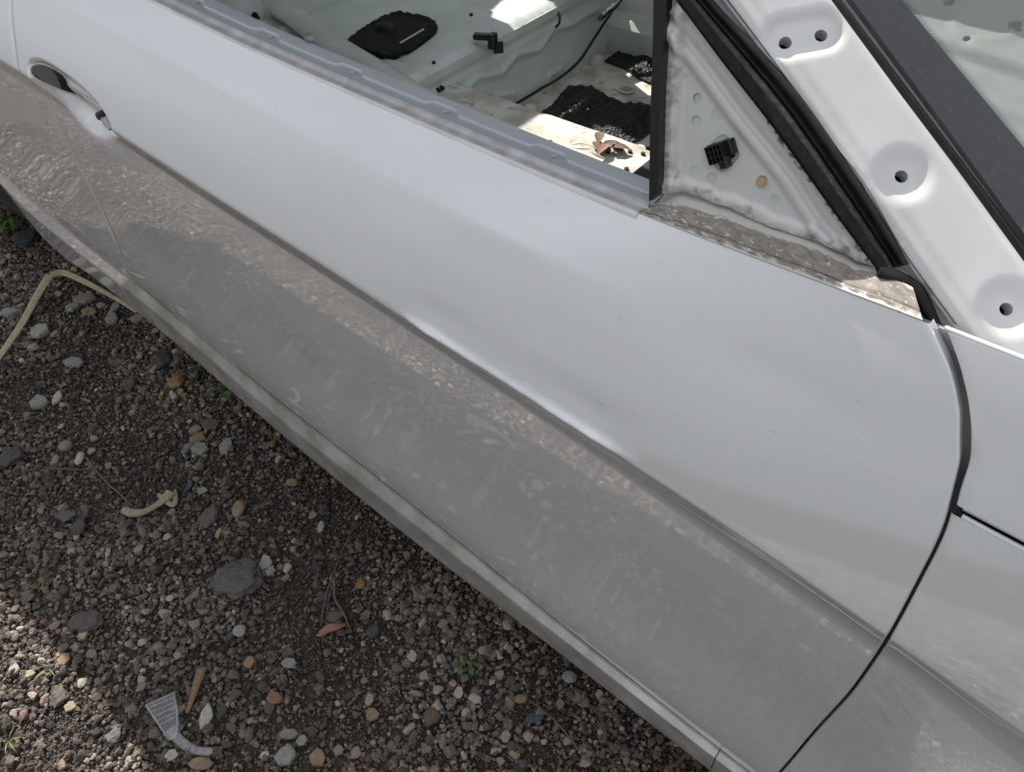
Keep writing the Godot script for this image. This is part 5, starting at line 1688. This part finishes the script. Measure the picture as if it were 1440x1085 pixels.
	box(b, Transform3D(Basis(Vector3.UP, 0.5), cl + Vector3(-0.012, 0.012, 0.006)), Vector3(0.062, 0.016, 0.022), 0.003)
	box(b, Transform3D(Basis(Vector3.UP, 0.2), cl + Vector3(0.012, 0.004, 0.0)), Vector3(0.020, 0.040, 0.030), 0.003)
	box(b, Transform3D(Basis(Vector3.UP, 0.9), cl + Vector3(0.022, -0.016, -0.012)), Vector3(0.028, 0.032, 0.010), 0.002)
	put("seat_clip", b.mesh(true), mats.plastic_black, seat)
	for h in [[Vector3(-0.5396, 0.373, -0.9215), Vector3.UP], [Vector3(-0.5097, 0.373, -0.9311), Vector3.UP], [Vector3(-0.5177, 0.373, -0.9662), Vector3.UP], [Vector3(-0.5046, 0.373, -0.85), Vector3.UP], [Vector3(-0.7199, 0.373, -0.8474), Vector3.UP], [Vector3(-0.5821, 0.373, -0.8906), Vector3.UP], [Vector3(-1.115, 0.3751, -0.8898), Vector3.RIGHT], [Vector3(-1.115, 0.376, -0.9042), Vector3.RIGHT], [Vector3(-1.1584, 0.428, -0.9227), Vector3.UP], [Vector3(-1.284, 0.43, -1.2278), Vector3.UP]]:
		put("bolt_hole", tube(PackedVector3Array([h[0] - h[1] * 0.01, h[0] + h[1] * 0.002]), [0.0055], 10, 1.0, Vector3(0.3, 0.2, 1)).mesh(), mats.seam, fl)
	# right edge of the seat pan by the wheel housing
	put("seat_pan_edge", tube(smooth_path(PackedVector3Array([Vector3(-1.7303, 0.46, -0.8944), Vector3(-1.6061, 0.46, -0.8532), Vector3(-1.4934, 0.46, -0.818), Vector3(-1.3442, 0.46, -0.7826), Vector3(-1.2255, 0.46, -0.7565), Vector3(-1.096, 0.46, -0.7257), Vector3(-0.9707, 0.46, -0.6917)]), 5), [0.045, 0.048, 0.048, 0.046, 0.044, 0.04], 14, 0.3).mesh(), mats.paint_pillar, seat)
	var whe := SphereMesh.new()
	whe.radius = 0.2
	whe.height = 0.3
	var o := put("wheel_housing", whe, mats.paint_inside, car)
	o.position = Vector3(-1.93, 0.44, -0.76)
	o.scale = Vector3(1.1, 1.0, 0.75)
	var bo: Vector3 = Vector3(-1.6941, 0.47, -0.7779)
	put("housing_bolt", tube(PackedVector3Array([bo, bo + Vector3(0.006, 0.012, 0.01)]), [0.010], 6).mesh(true), mats.plastic_black, car)
	var la: Vector3 = Vector3(-1.8541, 0.47, -0.814)
	put("seat_latch", boxes([[la, Vector3(0.035, 0.02, 0.03), 0.003], [la + Vector3(0.02, 0.012, 0.01), Vector3(0.02, 0.03, 0.012), 0.002]]), mats.brass, car)
	# dash panel seen through the windscreen
	var dt := Transform3D(Basis(Vector3(1, 0, 0), Vector3(0, 0.287, -0.958), Vector3(0, 0.958, 0.287)), Vector3(0.15, 0.62, -1.1))
	var l1 := PackedVector2Array([Vector2(-0.42, 0.17), Vector2(-0.1679, 0.115), Vector2(-0.0002, 0.0963), Vector2(0.2, 0.08)])
	var l2 := PackedVector2Array([Vector2(-0.42, 0.13), Vector2(-0.1335, 0.085), Vector2(0.0165, 0.0493), Vector2(0.2, 0.02)])
	var dh := func(p: Vector2) -> float:
		var z := 0.0
		z -= 0.016 * smoothstep(0.02, -0.008, p.y - 0.113 + 0.115 * (p.x + 0.15))
		z += 0.005 * smoothstep(0.02, 0.004, dist_poly(p, l2))
		z -= 0.010 * smoothstep(0.02, -0.01, p.y + 0.01 + 0.15 * p.x)
		var c := p.distance_to(Vector2(-0.11, 0.215))
		z += 0.003 * smoothstep(0.016, 0.003, absf(c - 0.06))
		z -= 0.002 * smoothstep(0.02, 0.012, p.distance_to(Vector2(-0.1261, 0.15)))
		return z
	var dash := put("dash_panel", sheet(dt, PackedVector2Array([Vector2(-0.6, -0.25), Vector2(0.16, -0.25), Vector2(0.16, 0.52), Vector2(-0.6, 0.52)]), [circle(Vector2(-0.1261, 0.15), 0.007), circle(Vector2(-0.1988, 0.2457), 0.012), circle(Vector2(-0.06, 0.2184), 0.013), circle(Vector2(-0.043, 0.236), 0.008), circle(Vector2(-0.05, 0.205), 0.007)], dh, 0.012, 0.01), mats.dash_paint, car, "bare pale panel behind the windscreen")
	var tri := PackedVector2Array([Vector2(-0.0215, -0.0136), Vector2(0.0178, -0.0071), Vector2(0.024, -0.0517), Vector2(0.0, -0.06)])
	put("dash_gap", sheet(dt.translated_local(Vector3(0, 0, -0.028)), tri, [], func(_p: Vector2) -> float: return 0.0, 0.012, 0.01), mats.seam, dash)
	put("dash_backing", boxes([[Vector3(-0.05, 0.44, -1.15), Vector3(0.75, 0.02, 0.9), 0.005]]), mats.seam, car)
	# dead leaves on the tunnel
	var k := 0
	for d in PackedVector3Array([Vector3(-0.5906, 0.36, -0.8822), Vector3(-0.6214, 0.36, -0.8751), Vector3(-0.5713, 0.36, -0.8912)]):
		k += 1
		var t := thing("dead_leaves", ["clump of brown dead leaves on the sunlit floor inside the car", "dry leaf stalks left of the dead leaf clump inside the car", "loose brown leaf right of the dead leaf clump inside the car"][k - 1], "leaves", Vector3(d.x, floor_y(d.x, d.z) + 0.004, d.z))
		for i in (5 if k == 1 else 3):
			m = Mb.new()
			var a := rng.randf() * TAU
			leaf_blade(m, Vector3(rng.randf_range(-0.02, 0.02), 0.002 + 0.004 * i, rng.randf_range(-0.02, 0.02)), Vector3(cos(a), 0.25, sin(a)).normalized(), rng.randf_range(0.04, 0.07), 0.003 if k == 2 else 0.014, 0.3)
			put("leaf", m.mesh(), mats.dry_leaf if i % 2 else mats.twig, t)

func floor_y(x: float, z: float) -> float:
	var d := absf(z + 0.83)
	var y := 0.22 + 0.15 * (1.0 - smoothstep(0.13, 0.21, d))
	y += 0.010 * smoothstep(0.02, 0.0, absf(fposmod(x, 0.17) - 0.085) - 0.02) * smoothstep(0.2, 0.24, d)
	return y + 0.004 * noise.get_noise_2d(x * 6.0, z * 6.0)

func make_shell(car: Node3D) -> void:
	# the rest of the body, which shades the ground and the inside
	var rows := []
	for i in 13:
		var r := PackedVector3Array()
		for j in 13:
			var x := lerpf(-1.80, -0.27, i / 12.0)
			var z := lerpf(-1.14, -0.095, j / 12.0)
			r.append(Vector3(x, 1.265 + 0.035 * (1.0 - pow((z + 0.83) / 0.59, 2)) - 0.05 * pow((x + 0.95) / 0.85, 2) + 0.012, z))
		rows.append(r)
	put("roof", slab(rows, Vector3.UP, 0.035), mats.paint_plain, car)
	put("rear_window", slab(patch(Vector3(-1.78, 1.24, -0.24), Vector3(-2.34, 0.99, -0.08), Vector3(-2.34, 0.99, -1.64), Vector3(-1.78, 1.24, -1.64)), Vector3(-0.4, 0.9, 0).normalized(), 0.006), mats.satin_black, car, "dark tinted rear window")
	for s in [1.0]:
		var zz := func(z: float) -> float: return z if s > 0 else -1.66 - z
		var o := Vector3(0, 0.3, 0.95 * s)
		put("rear_roof_pillar", slab(patch(Vector3(-1.50, 0.97, zz.call(-0.01)), Vector3(-2.40, 0.97, zz.call(-0.03)), Vector3(-1.90, 1.23, zz.call(-0.17)), Vector3(-1.40, 1.275, zz.call(-0.14))), o, 0.05), mats.paint_plain, car)
	put("roof_rail", tube(smooth_path(PackedVector3Array([Vector3(-0.115, 1.14, -0.13), Vector3(-0.34, 1.283, -0.15), Vector3(-0.8, 1.29, -0.105), Vector3(-1.27, 1.275, -0.094), Vector3(-1.72, 1.24, -0.095), Vector3(-1.95, 1.19, -0.09)]), 5), [0.03, 0.038, 0.04, 0.038, 0.036], 10).mesh(), mats.paint_plain, car)
	put("roof_rail", tube(PackedVector3Array([Vector3(0.36, 0.90, -1.60), Vector3(-0.02, 1.09, -1.54), Vector3(-0.34, 1.275, -1.32), Vector3(-0.95, 1.285, -1.16), Vector3(-1.8, 1.23, -1.18)]), [0.03], 10).mesh(), mats.paint_plain, car)
	# the far side: door, and quarter panel with the opening the sun comes through
	put("far_door", boxes([[Vector3(-0.42, 0.82, -1.65), Vector3(1.52, 0.40, 0.40), 0.03], [Vector3(-0.42, 0.42, -1.82), Vector3(1.52, 0.56, 0.10), 0.03]]), mats.paint_plain, car)
	var side_t := Transform3D(Basis(Vector3(1, 0, 0), Vector3(0, 1, 0), Vector3(0, 0, 1)), Vector3(0, 0, -1.62))
	put("far_quarter_panel", sheet(side_t, PackedVector2Array([Vector2(-2.6, 0.2), Vector2(-1.135, 0.2), Vector2(-1.135, 0.98), Vector2(-1.66, 0.98), Vector2(-1.88, 1.24), Vector2(-2.3, 1.24), Vector2(-2.6, 1.0)]), [resample(PackedVector2Array([Vector2(-2.0484, 1.1583), Vector2(-2.0379, 1.2616), Vector2(-1.4814, 0.7372), Vector2(-1.5754, 0.7173), Vector2(-1.8177, 0.9121)]), 0.03)], func(_p: Vector2) -> float: return 0.0, 0.06, 0.02), mats.paint_inside, car)
	put("far_sill", boxes([[Vector3(-0.5, 0.24, -1.74), Vector3(2.2, 0.16, 0.12), 0.02]]), mats.paint_inside, car)
	put("near_sill", boxes([[Vector3(-0.5, 0.27, -0.02), Vector3(1.7, 0.16, 0.10), 0.02]]), mats.paint_inside, car)
	put("rear_seat_wall", boxes([[Vector3(-1.86, 0.70, -0.83), Vector3(0.02, 0.58, 1.5), 0.004]]), mats.paint_inside, car)
	put("inner_quarter_wall", boxes([[Vector3(-1.86, 0.57, -0.08), Vector3(1.5, 0.74, 0.02), 0.004]]), mats.paint_inside, car)
	put("boot_lid", slab(patch(Vector3(-1.95, 0.995, -0.05), Vector3(-2.6, 0.97, -0.05), Vector3(-2.6, 0.97, -1.61), Vector3(-1.95, 0.995, -1.61)), Vector3.UP, 0.03), mats.paint_plain, car)
	put("rear_panel", boxes([[Vector3(-2.58, 0.6, -0.83), Vector3(0.04, 0.74, 1.6), 0.01]]), mats.paint_plain, car)
	put("bonnet", slab(patch(Vector3(0.42, 0.885, -0.08), Vector3(1.25, 0.85, -0.08), Vector3(1.25, 0.85, -1.6), Vector3(0.42, 0.885, -1.6)), Vector3.UP, 0.02), mats.paint_plain, car)
	put("front_panel", boxes([[Vector3(1.25, 0.5, -0.76), Vector3(0.04, 0.7, 1.7), 0.01]]), mats.paint_plain, car)
	put("firewall", boxes([[Vector3(0.46, 0.52, -0.83), Vector3(0.02, 0.7, 1.55), 0.004]]), mats.paint_inside, car)
	put("underbody", boxes([[Vector3(-0.65, 0.19, -0.80), Vector3(3.8, 0.02, 1.6), 0.004]]), mats.seam, car)
	for q in [[1.0, -0.12], [-2.2, -1.52], [1.0, -1.52]]:
		var wh := tube(PackedVector3Array([Vector3(q[0], 0.31, q[1] - 0.1), Vector3(q[0], 0.31, q[1] - 0.085), Vector3(q[0], 0.31, q[1] + 0.085), Vector3(q[0], 0.31, q[1] + 0.1)]), [0.285, 0.31, 0.31, 0.285], 36)
		put("wheel", wh.mesh(), mats.rubber, car)
